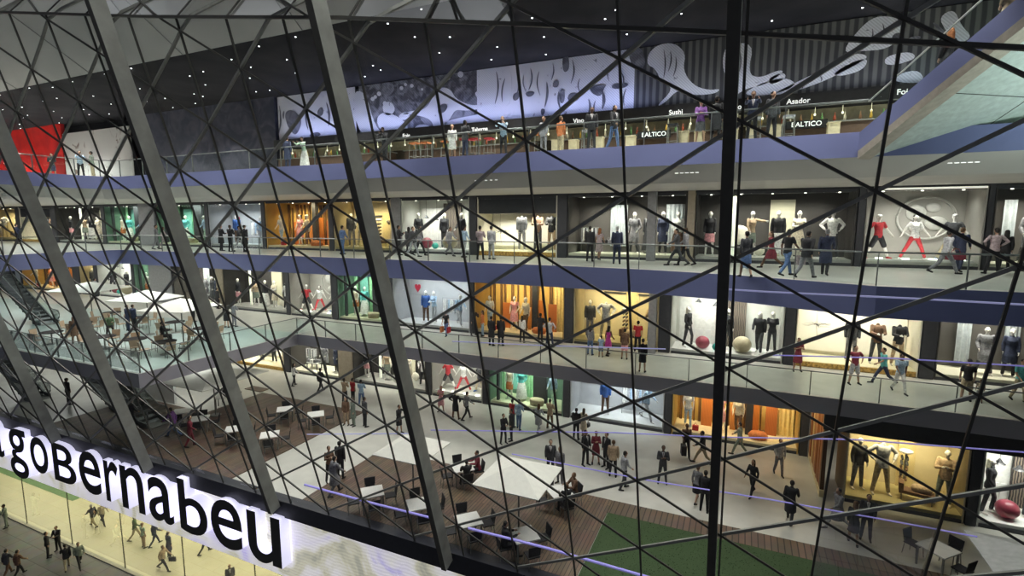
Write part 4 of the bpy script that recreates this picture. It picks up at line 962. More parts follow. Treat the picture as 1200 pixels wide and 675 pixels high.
# pale and dark shapes of the print
for pts, m in (
  ([(412, 108), (428, 106), (440, 150), (455, 160), (421, 162)], mW), ([(440, 140), (450, 130), (470, 138), (480, 150), (470, 156), (448, 156)], mW), ([(448, 122), (458, 118), (464, 128), (458, 136), (450, 134)], mW),
  ([(500, 128), (508, 112), (516, 102), (528, 104), (534, 116), (552, 124), (566, 122), (562, 128), (545, 130), (534, 128), (528, 138), (520, 150), (508, 150), (506, 140), (486, 134), (470, 134), (482, 130)], mW), ([(520, 142), (560, 134), (600, 128), (600, 138), (560, 144), (522, 150)], mW), ([(484, 152), (490, 146), (502, 146), (505, 152)], mW),
  ([(585, 82), (600, 78), (600, 124), (582, 126)], mW), ([(555, 108), (566, 106), (572, 114), (562, 118)], mW), ([(466, 136), (476, 130), (482, 136), (472, 142)], mW),
  ([(760, 62), (772, 52), (790, 50), (804, 62), (800, 82), (812, 100), (830, 106), (845, 104), (838, 110), (812, 112), (795, 104), (780, 120), (768, 126), (790, 104), (775, 96), (768, 80), (758, 76)], mW),
  ([(852, 52), (884, 50), (876, 86), (890, 92), (912, 82), (920, 84), (896, 100), (872, 104), (856, 118), (850, 112), (864, 96), (850, 92), (846, 70)], mW), ([(868, 112), (890, 98), (920, 90), (936, 100), (904, 112)], mW),
  ([(900, 112), (960, 84), (986, 70), (1002, 62), (1020, 66), (1000, 78), (960, 98), (920, 110)], mW), ([(985, 62), (1012, 28), (1030, 18), (1056, 22), (1060, 40), (1040, 58), (1008, 60)], mW), ([(975, 86), (1000, 72), (1018, 68), (1012, 82), (985, 90)], mW), ([(1038, 66), (1066, 60), (1075, 68), (1052, 76), (1036, 76)], mW), ([(1100, 20), (1118, 10), (1126, 30), (1140, 44), (1122, 52), (1108, 36)], mW), ([(1040, 92), (1075, 80), (1085, 96), (1060, 98)], mW),
  ([(900, 92), (918, 84), (922, 92), (902, 100)], mW)): mural_patch(pts, m, .02, 'pale_figure')
for pts in (
  [(659, 66), (666, 62), (668, 82), (660, 86)], [(648, 96), (655, 93), (655, 102), (648, 103)], [(668, 108), (682, 110), (676, 120), (664, 118)], [(690, 102), (712, 98), (708, 104), (704, 114), (694, 110)], [(716, 99), (738, 97), (734, 103), (718, 105)], [(602, 109), (611, 108), (607, 118), (601, 118)], [(615, 108), (628, 107), (624, 113), (618, 114)], [(656, 106), (662, 104), (662, 120), (656, 122)], [(736, 57), (752, 54), (758, 78), (744, 82), (738, 70)], [(634, 127), (640, 128), (637, 136), (634, 134)],
  [(334, 132), (342, 128), (352, 136), (354, 146), (347, 160), (340, 152), (336, 144)], [(331, 134), (334, 128), (333, 142)], [(372, 130), (378, 124), (380, 134), (373, 138)], [(362, 158), (372, 154), (378, 158), (366, 162)], [(516, 122), (526, 122), (522, 132), (512, 134)], [(1046, 40), (1056, 38), (1054, 48), (1044, 50)], [(1064, 44), (1080, 42), (1076, 48), (1066, 50)], [(1095, 26), (1108, 38), (1104, 40), (1092, 28)]): mural_patch(pts, mG, .04, 'dark_figure')
rm_ = random.Random(8)
def stroke(x0, y0, x1, y1, wd, bend, m):
    L = [(x0 + (x1 - x0) * t + bend * math.sin(PI * t), y0 + (y1 - y0) * t) for t in (0, .25, .5, .75, 1)]
    mural_patch([(x - wd * (.3 + .7 * math.sin(PI * i / 4)), y) for i, (x, y) in enumerate(L)] + [(x + wd * (.3 + .7 * math.sin(PI * i / 4)), y) for i, (x, y) in reversed(list(enumerate(L)))], m, .045, 'fold_line')
for x, y0, y1, wd, bd in ((607, 92, 112, .8, 2), (614, 88, 108, .7, -2), (622, 80, 106, .9, 3), (632, 84, 112, .7, -3), (641, 96, 126, 1.4, 2), (648, 74, 94, .7, 2), (655, 108, 130, 1.2, -2), (671, 70, 98, 1.0, 3), (680, 92, 110, .7, -3), (690, 116, 134, 1.5, 2), (698, 118, 136, 1.0, -2), (706, 106, 128, 2.0, 2), (716, 76, 96, .8, -3), (728, 84, 100, .8, 2), (734, 104, 124, 1.0, -2), (582, 84, 122, 1.0, 3), (592, 92, 120, .9, -2), (328, 124, 160, .8, 2), (362, 120, 152, .9, -3), (383, 120, 148, 1.2, 2)): stroke(x, y0, x + rm_.uniform(-3, 3), y1, wd, bd, mG)
for i in range(34):
    x = rm_.uniform(426, 556); yt = 117 - (x - 320) * .157; y = yt + rm_.uniform(4, 26); r1 = rm_.uniform(1.2, 3.6)
    mural_patch([(x + r1 * math.cos(q * PI / 4), y + r1 * 1.1 * math.sin(q * PI / 4)) for q in range(8)], mG if i % 3 else mW, .016 if i % 3 else .018, 'crowd_dot')
for x, y0, y1 in ((778, 58, 92), (786, 60, 84), (792, 66, 90), (866, 56, 84), (872, 60, 80), (1022, 34, 50), (1034, 28, 44), (938, 96, 104), (960, 88, 96)): stroke(x, y0, x + rm_.uniform(-4, 4), y1, .9, 2, mG)
# side fields of the top-floor wall on the left
md2 = mural_mat('mural_night', (.04, .045, .075), (.10, .10, .14), .9, 1.5, (.4, .7), 20, .1)
o = struct(MB().box((-43.6, 25.9, Z3), (-29.1, 26.2, ZC)).build('wall_night_panel', md2))
mu2 = MB().box((-53.2, 25.2, Z3 + .2), (-43.9, 25.3, ZC - .9)).build('wall_mural', mural_mat('mural_bare', (.20, .14, .12), (.72, .70, .68), .8, 1.4, (.34, .42), 20, .05)); tag(mu2, 'white mural with rusty blotches beside the red wall on the top floor', 'mural')
struct(MB().box((-78, 25.3, Z3), (-53.6, 25.6, ZC)).build('wall_red', mat('wall_red', (.62, .015, .012), .5, var=.25, scale=.8)))
# black sign band with the names of the bars
sbd = thing('sign_band', 'long black sign band with white bar names under the mural', 'sign', (-10, 25.6, 16.7))
adopt(MB().box((-29.0, 25.6, 16.68), (13, 26.5, 17.26)).build('band', wallK), sbd)
adopt(MB().box((-29.0, 25.56, 16.66), (13, 25.6, 16.70)).build('edge_strip', steelL), sbd)
txtW = glow('lettering_white', (.95, .95, .92), 1.0)
def words(s, x, y, Y, size, parent, name='lettering', m=None, ext=.012):
    cu = bpy.data.curves.new('t', 'FONT'); cu.body = s; cu.size = size; cu.extrude = ext; cu.align_x = 'CENTER'; cu.align_y = 'CENTER'; cu.offset = size * .008
    to = bpy.data.objects.new('t', cu); C.objects.link(to); bpy.context.view_layer.update()
    me = bpy.data.meshes.new_from_object(to.evaluated_get(bpy.context.evaluated_depsgraph_get())); bpy.data.objects.remove(to)
    me.materials.clear(); me.materials.append(m or txtW)
    o = bpy.data.objects.new(name, me); C.objects.link(o); o.location = aty(x, y, Y) if y is not None else x; o.rotation_euler = (PI / 2, 0, 0)
    if parent: adopt(o, parent)
    return o
for s, x, y in (('Foie', 476, 159), ('Taberna', 562, 151.5), ('Vino', 678, 141.5), ('Sushi', 792, 131.5), ('Mariscos', 857, 126), ('Asador', 935.5, 118.5), ('Foie', 1060, 107.5)): words(s, x, y, 25.57, .30, sbd)
# bar line under the band: beige upper wall, dark counter wall, counter, bottles
beige = mat('bar_beige', (.62, .54, .36), .6)
struct(MB().box((-29.0, 26.3, 16.15), (13, 26.5, 16.68)).build('wall_bar_beige', beige)); struct(MB().box((-29.0, 26.32, Z3), (13, 26.5, 16.15)).build('wall_bar_dark', mat('bar_dark', (.06, .045, .03), .5, var=.5, scale=3)))
for i, (xa, xb) in enumerate(((-28, -19), (-18, -10), (-9, -1), (0, 6))):
    bc = thing('bar_counter', 'long bar counter under the sign band, %s from the left' % ORD[i], 'bar counter', (xa, 25.0, Z3), 0, 'bar counters on the top floor')
    MB().box((0, 0, 0), (xb - xa, .55, 1.02)).build('counter_body', [mat('counter_brown', (.10, .06, .04), .5)], bc); MB().box((-.05, -.08, 1.02), (xb - xa + .05, .62, 1.07)).build('counter_top', [steelL], bc)
rr = random.Random(11)
bcols = [(.55, .35, .05), (.10, .25, .08), (.40, .08, .04), (.65, .60, .5), (.2, .1, .05)]
bm_ = MB().loft([(0, 0, 0, .04, .04), (0, 0, .18, .04, .04), (0, 0, .23, .015, .015), (0, 0, .31, .016, .016)], 8).mesh('bottle', col((.3, .3, .1)), True)
bn_ = [0] * 4
for i in range(84):
    X = -27.6 + i * .4 + rr.uniform(-.1, .1)
    if any(abs(X - q) < .65 for q in (-18.5, -9.5, -.5)) or X > 5.7: continue
    o = bpy.data.objects.new('bottle', bm_); C.objects.link(o); o.location = (X, 25.2 + rr.uniform(0, .2), Z3 + 1.072); o.scale = (1.25,) * 3
    o.material_slots[0].link = 'OBJECT'; o.material_slots[0].material = col(bcols[i % 5]); bi = 0 if X < -18.5 else 1 if X < -9.5 else 2 if X < -.5 else 3; bn_[bi] += 1; tag(o, '%s bottle, %s from left on the %s bar counter from the left' % (('amber', 'green', 'red brown', 'pale', 'dark brown')[i % 5], ORD[bn_[bi] - 1], ORD[bi]), 'bottle', 'bottles on the bar counters')
# pendant bulbs over the counters
for i in range(34):
    X = -27.5 + i
    o = MB().ell((0, 0, 0), .045, .045, .055, 8, 6).tube([(0, 0, .05), (0, 0, .3)], .008, 4).build('pendant_bulb', glow('bulb_warm', (1, .9, .65), 2.0), loc=(X, 25.75, 16.36)); tag(o, 'tiny warm bulb under the sign band, %s from the %s' % ((ORD[i], 'left') if i < 17 else (ORD[33 - i], 'right')), 'lamp', 'row of tiny bulbs under the sign band')
for s, x, y in (('BALTICO', 766, 157.5), ('BALTICO', 945, 145.5)):
    p = aty(x, y, 24.8); t = thing('bar_sign', 'small white lettered sign on the dark bar front %s' % ('below the word Sushi' if x < 800 else 'below the word Asador'), 'sign', (p.x, 24.8, p.z))
    adopt(MB().box((p.x - .75, 24.82, p.z - .16), (p.x + .75, 24.918, p.z + .16)).build('board', black), t); words(s, x, y, 24.8, .27, t)
# cream box seats and stools by the balustrade
def stool_proto():
    t = thing('bar_stool', 'x', 'stool', (0, 0, 0))
    link_part('seat', MB().box((-.21, -.21, .98), (.21, .21, 1.06)).mesh('seat', col(CL['og'])), t)
    for sx in (-1, 1):
        for sy in (-1, 1): link_part('leg', MB().tube([(sx * .22, sy * .22, 0), (sx * .18, sy * .18, .98)], .018, 6).mesh('leg', steelL), t)
    link_part('footrest', MB().tube([(-.2, -.2, .35), (.2, -.2, .35), (.2, .2, .35), (-.2, .2, .35), (-.2, -.2, .35)], .012, 5).mesh('footrest', steelL), t)
    return t
sp0 = stool_proto(); first = True
for i, (px, c, word) in enumerate(((481, 'og', 'rust'), (493, 'og', 'rust'), (516, 'og', 'rust'), (541, 'r', 'red'), (551, 'r', 'red'), (567, 'r', 'red'), (630, 'og', 'rust'), (685, 'lg', 'pale'), (786, 'k', 'black'), (840, 'k', 'black'), (884, 'lg', 'pale'), (924, 'lg', 'pale'))):
    p = aty(px, 165, 22.4); loc = (p.x, 22.75 + (i % 3) * .12, Z3); lab = '%s bar stool behind the top balustrade, %s from the left' % (word, ORD[i])
    if first: t = sp0; t.location = loc; t['label'] = lab; first = False
    else: t = dup(sp0, loc, 0, lab)
    t['group'] = 'bar stools on the top floor'
    for ch in t.children:
        if ch.name.startswith('seat'): setm(ch, col(CL[c]))
for i, px in enumerate((650, 668, 700, 736, 800, 818, 858, 880, 908, 978)):
    p = aty(px, 165, 23.2); o = MB().box((-.20, -.2, 0), (.20, .2, .78)).box((-.22, -.22, .78), (.22, .22, .82)).build('box_table', mat('cream_box', (.75, .66, .44), .5), loc=(p.x, 23.5 + .3 * (i % 2), Z3))
    tag(o, 'cream box table on the top floor, %s of the row from the left' % ORD[i], 'table', 'cream box tables before the bars')
# spot lamps in the dark ceiling: small shining discs with real lamps behind some of them
sd = MB().loft([(0, 0, -.012, .03, .03), (0, 0, 0, .036, .036)], 10).mesh('recessed_spot', glow('star_spot', (.95, .97, 1), 9)); rr = random.Random(4); k_ = 0
for X in range(-66, 12, 3):
    for Y in (18.6, 20.6, 22.6, 24.6):
        o = bpy.data.objects.new('recessed_spot', sd); C.objects.link(o); o.location = (X + rr.uniform(-1, 1), Y + rr.uniform(-.7, .7), ZC - .004); tag(o, 'tiny white spot lamp in the dark ceiling above the mural', 'lamp', 'spot lamps of the dark ceiling')
        k_ += 1
        if Y < 23 and k_ % 3 != 1: spot((o.location.x, o.location.y, ZC - .06), G['atrium'] * 16, (1, .97, .9), 95, .05)
# dashes of small lamps on the pale edge of the top gallery
for pxs, nm in (((557, 563, 569, 575, 581), 'left'), ((793, 799, 805, 811, 817), 'middle'), ((1115, 1123, 1131, 1139, 1147), 'right')):
    for px in pxs:
        y_ = {'left': 205, 'middle': 195.5, 'right': 180}[nm]; p = aty(px, y_, 21.35)
        o = MB().box((-.06, -.015, -.015), (.06, .015, .015)).build('edge_lamp', glow('edge_lamp', (1, 1, .97), 2.0), loc=(p.x, 21.4, 14.02 - (.4 / .9) * .62 + .01)); tag(o, 'small lamp dash on the pale gallery edge, %s group of five' % nm, 'lamp', 'lamp dashes %s on the gallery edge' % nm)

# ================================================================== STAIR RAMP on the right, escalators on the left
th = R(55); dv = Vector((math.cos(th), -math.sin(th), 0)); sv = Vector((math.sin(th), math.cos(th), 0)); UP = Vector((0, 0, .577))
p0 = Vector((3.35, 20.75, Z3 - .3)); Lr = 9.5
st = thing('stair_ramp', 'lavender sided stair ramp climbing to the upper right above a glowing pale soffit', 'stair', p0)
def rp_(a, s_, z): return dv * a + sv * s_ + UP * a + Vector((0, 0, z))
def band(nm, s0, s1, z0, z1, m, L0=0, L1=Lr):
    b = MB(); A = [rp_(L0, s0, z0), rp_(L0, s1, z0), rp_(L0, s1, z1), rp_(L0, s0, z1)]; B = [rp_(L1, s0, z0), rp_(L1, s1, z0), rp_(L1, s1, z1), rp_(L1, s0, z1)]
    for i in range(4): j = (i + 1) % 4; b.quad(A[i], A[j], B[j], B[i])
    b.poly(A); b.poly(B); b.build(nm, m, st)
band('side_stringer', 0, .12, -.35, .25, fasP); band('edge_band', .0, .5, -.62, -.35, mat('edge_tan', (.46, .41, .34), .6)); band('soffit_panel', .5, 8.5, -.58, -.5, mat('soffit_mint', (.55, .64, .60), .6)); band('far_stringer', 2.3, 2.42, -.35, .25, fasP)
stp = MB()
for i in range(24):
    a = i * .38; c = rp_(a, 0, 0)
    q = [rp_(a, .12, -.05), rp_(a + .40, .12, -.28)]
    A = dv * a; z = .577 * a + .02
    P4 = [A + sv * .12, A + dv * .38 + sv * .12, A + dv * .38 + sv * 2.3, A + sv * 2.3]
    stp.prism([(p.x, p.y) for p in P4], z - .25, z)
stp.build('step_flight', slabM, st)
gp = MB(); gp.quad(rp_(.2, .06, .25), rp_(Lr, .06, .25), rp_(Lr, .06, 1.05), rp_(.2, .06, 1.05)); gp.build('glass_panel', gRail, st); MB().tube([rp_(.2, .06, 1.08), rp_(Lr, .06, 1.08)], .03, 6).build('handrail', mat('handrail_pale', (.6, .62, .58), .4), st)
for a in (2.6, 5.6, 8.2): MB().tube([rp_(a, .5, -.585), rp_(a, 8.5, -.585)], .012, 4).build('soffit_joint', steel, st)
MB().tube([rp_(0, 3.2, -.585), rp_(Lr, 3.2, -.585)], .012, 4).build('soffit_joint', steel, st)

def escalator(bx, by, z, rise, lab):
    t = thing('escalator', lab, 'escalator', (bx, by, z)); run = rise * 1.6
    trm = mat('escalator_panel', (.14, .15, .15), .4, .4); sdm = mat('escalator_step', (.07, .075, .075), .5, .4)
    for s in (-.55, .55):
        b = MB(); b.extr([(1.0, s - .04, 0), (.4, s - .04, 0), (-run, s - .04, rise), (-run, s - .04, rise + .35), (.2, s - .04, .3), (1.0, s - .04, .25)], (0, .08, 0)); sk = b.build('side_skirt', trm, t)
        b = MB(); b.quad((.95, s, .25), (.2, s, .3), (.2, s, .95), (.95, s, .9)); b.quad((.2, s, .3), (-run, s, rise + .35), (-run, s, rise + 1.0), (.2, s, .95)); b.build('glass_balustrade', gRail, sk)
        MB().tube([(.9, s, .30), (1.08, s, .45), (1.12, s, .7), (1.0, s, .95), (.2, s, 1.0), (-run, s, rise + 1.05)], .045, 6).build('handrail', mat('rubber_rail', (.24, .25, .25), .35, .3), t)
    n = int(run / .4)
    for i in range(n): x = .2 - i * run / n; zz = .02 + i * rise / n; MB().box((x - run / n, -.5, zz), (x, .5, zz + rise / n)).build('step', sdm, t)
    MB().box((.2, -.5, .0), (1.3, .5, .03)).build('comb_plate', steelL, t)
    MB().extr([(.3, -.45, 0), (-run, -.45, rise - .02), (-run, -.45, rise - .3), (.5, -.45, 0)], (0, .9, 0)).build('truss', trm, t)
escalator(-31.7, 17.7, .052, 3.3, 'escalator up from the timber deck, nearest to the tables'); escalator(-35.9, 18.5, .052, 3.3, 'escalator up from the ground floor, middle one of three'); escalator(-43.6, 17.3, 0, 3.3, 'escalator up from the ground floor at the far left')
escalator(-46.4, 19.5, Z1, 4.1, 'escalator up from the food court at the far left')

# ================================================================== CANOPIES
def canopy(cx, cy, z, s, rz, lab, h=2.45, mt=None):
    t = thing('parasol', lab, 'parasol', (cx, cy, z), rz); b = MB(); ap = (0, 0, h + .55); c = [(-s, -s, h), (s, -s, h), (s, s, h), (-s, s, h)]
    for i in range(4): b.poly([c[i], c[(i + 1) % 4], ap])
    lo = [(x, y, h - .03) for x, y, _ in c]; ap2 = (0, 0, h + .5)
    for i in range(4): b.poly([lo[(i + 1) % 4], lo[i], ap2]); b.quad(c[i], lo[i], lo[(i + 1) % 4], c[(i + 1) % 4])
    cn = b.build('canopy', mt or mat('canvas_white', (.70, .70, .65), .7, var=.04), t); MB().tube([(0, 0, .04), (0, 0, h + .5)], .035, 8).build('pole', steelL, t); MB().loft([(0, 0, 0, .3, .3), (0, 0, .06, .28, .28)], 12).build('base', steelL, t)
    for i in range(4): MB().tube([(0, 0, h + .45), tuple(v * .97 if k < 2 else v - .02 for k, v in enumerate(c[i]))], .014, 4).build('rib', steelL, cn)
canopy(-7.25, 16.75, .055, 1.3, R(0), 'large white square parasol over the near deck', 2.3); canopy(-12.1, 16.8, .055, 1.15, 0, 'white square parasol half behind the broad fin')
canopy(-29.0, 20.1, .055, 2.2, 0, 'big white parasol on the left deck below the food court edge', 2.5); canopy(8.3, 17.6, .1, 1.6, 0, 'pale grey parasol at the lower right corner', 2.3, mat('canvas_grey', (.45, .46, .46), .7))
canopy(-35.2, 20.3, Z1 + .012, 1.5, R(15), 'white parasol in the middle of the food court', 2.4); canopy(-29.6, 18.9, Z1 + .012, 1.5, R(15), 'white parasol at the right edge of the food court', 2.4); canopy(-44, 21.5, Z1 + .012, 1.8, R(15), 'white parasol at the back of the food court', 2.4)
# bright white partition by the escalators
tag(MB().box((-37.8, 20.4, 0), (-33.4, 20.55, 2.5)).box((-37.9, 20.3, 2.5), (-33.3, 20.6, 2.56)).build('screen', white), 'bright white screen behind the escalators on the ground floor', 'screen')
# big black base rail of the food-court parapet
# ================================================================== TABLES AND CHAIRS
def table_proto(nm, sz, top, leg, round_=False):
    t = thing(nm, 'x', 'table')
    if round_: link_part('table_top', MB().loft([(0, 0, .71, sz, sz), (0, 0, .75, sz, sz)], 20).mesh('table_top', top), t); link_part('leg', MB().tube([(0, 0, .02), (0, 0, .71)], .04, 8).mesh('leg', leg), t); link_part('base', MB().loft([(0, 0, 0, .28, .28), (0, 0, .03, .26, .26)], 14).mesh('base', leg), t)
    else:
        link_part('table_top', MB().box((-sz, -sz, .71), (sz, sz, .75)).mesh('table_top', top), t)
        lm = MB().box((-.025, -.025, 0), (.025, .025, .71)).mesh('leg', leg)
        for sx in (-1, 1):
            for sy in (-1, 1): link_part('leg', lm, t, loc=(sx * (sz - .06), sy * (sz - .06), 0))
    return t
def chair_proto(c, leg):
    t = thing('cafe_chair', 'x', 'chair')
    link_part('seat', MB().box((-.22, -.22, .43), (.22, .22, .47)).mesh('seat', c), t)
    b = MB(); b.extr([(-.21, .19, .50), (.21, .19, .50), (.23, .25, .88), (-.23, .25, .88)], (0, .03, .008)); link_part('backrest', b.mesh('backrest', c), t)
    for sx in (-1, 1):
        link_part('leg', MB().tube([(sx * .19, -.18, .43), (sx * .21, -.22, 0)], .014, 5).mesh('leg', leg), t); link_part('leg', MB().tube([(sx * .19, .21, .60), (sx * .19, .19, .43), (sx * .21, .24, 0)], .014, 5).mesh('leg', leg), t)
    return t
T0 = table_proto('square_table', .45, white, steelL); CH = chair_proto(col(CL['k'], .5), steelL)
used = {}
def put(proto, loc, rz, lab, grp):
    if proto.name not in used: used[proto.name] = 1; proto.location = loc; proto.rotation_euler = (0, 0, rz); proto['label'] = lab; t = proto
    else: t = dup(proto, loc, rz, lab)
    t['group'] = grp; return t
DK = .052
decks = [((436, 576), 'left of the near row'), ((491, 590), 'second of the near row, by the fin'), ((549, 609), 'third of the near row'), ((614, 626), 'with one seated person'), ((542, 547), 'left of the large parasol'), ((655, 575), 'right of the large parasol'),
  ((213, 481.5), 'by the escalator'), ((234, 490), 'middle left on the left deck'), ((275, 502), 'amid the left deck'), ((316, 509), 'right on the left deck'), ((334, 479), 'back right on the left deck'), ((370, 485), 'rightmost on the left deck'), ((262, 464), 'under the big left parasol'), ((1112, 661), 'beside the grey parasol')]
dirs = [(R(45), 'right back'), (R(135), 'left back'), (R(225), 'left front'), (R(315), 'right front')]
for i, (p, ph) in enumerate(decks):
    q = atz(*p, .8); zz = DK if i < 13 else 0; q.z = zz
    if i == 13: q.y += 1.0
    put(T0, q, R(45), 'white square cafe table ' + ph, 'white square tables on the decks')
    for j, (a, dn) in enumerate(dirs):
        if i in (12,) and j > 1 or (i, j) in ((3, 1), (6, 1), (6, 2)): continue
        if i == 13 and j in (2,): continue
        loc = (q.x + .74 * math.cos(a), q.y + .74 * math.sin(a), zz)
        if i == 3 and j == 2: seatB = loc
        if i == 4 and j == 0: seatC = loc
        if i == 4 and j == 3: seatD = loc
        if i == 5 and j == 3: seatE = loc
        if i == 5 and j == 0: seatF = loc
        put(CH, loc, a - PI / 2, 'black chair, %s of white table %s' % (dn, ph), 'black cafe chairs on the decks')
T1 = table_proto('round_table', .58, mat('table_dark', (.035, .03, .03), .85, spec=.1), steelL, True); CH2 = chair_proto(mat('chair_tan', (.42, .30, .20), .5), steelL); CH2.name = 'food_court_chair'
fc = [(60, 389), (96, 378), (131, 366), (158, 397), (193, 400), (160, 372), (205, 377), (238, 384), (122, 394)]
for i, p in enumerate(fc):
    q = atz(*p, Z1 + .75); q.z = Z1 + .014
    put(T1, q, 0, 'dark round table in the food court, %s counting from the left end' % ORD[sorted(x[0] for x in fc).index(p[0])], 'dark round food court tables')
    for j in range(4):
        a = R(20 + 90 * j + 13 * i); put(CH2, (q.x + .95 * math.cos(a), q.y + .95 * math.sin(a), q.z), a - PI / 2, 'tan food court chair around the %s dark round table from the left, %s' % (ORD[sorted(x[0] for x in fc).index(p[0])], ('right side', 'far side', 'left side', 'near side')[j]), 'tan food court chairs')
# ================================================================== PEOPLE
rk_ = random.Random(21)
def person(lv, px, py, pose, fem, rz, top, bot, hair, tc_, bc_, hc_, label, scale=None, skin=None, zoff=0, shoes='k'):
    if lv == 3: p = aty(px, 165, py); loc = Vector((p.x, py, Z3))
    else:
        z = {0: 0, 1: Z1, 2: Z2, -1: ZS}[lv] + zoff; loc = atz(px, py, z)
        if lv == 0 and (-16.8 < loc.x < -4.3 and loc.y < 20.65 or -36.8 < loc.x < -20.9 and (loc.y < 20.3 or loc.x > -30.2 and loc.y < 24.45) or loc.x >= -4.6 and loc.y < 20.65): loc = atz(px, py, .056)
        if lv == 2: loc.y = min(loc.y, YB[2] - .45)
        if lv == 1: loc.y = min(loc.y, YB[1] - .45); loc.z += .012 if loc.x < WX - .1 else 0
    return figure('person', loc, R(rz), pose, fem, top, bot, hair, tc_, bc_, hc_, skin or rk_.choice('aaabbc'), label, 'person', None, shoes, scale or (.95 if fem else 1.01))
m, f = False, True
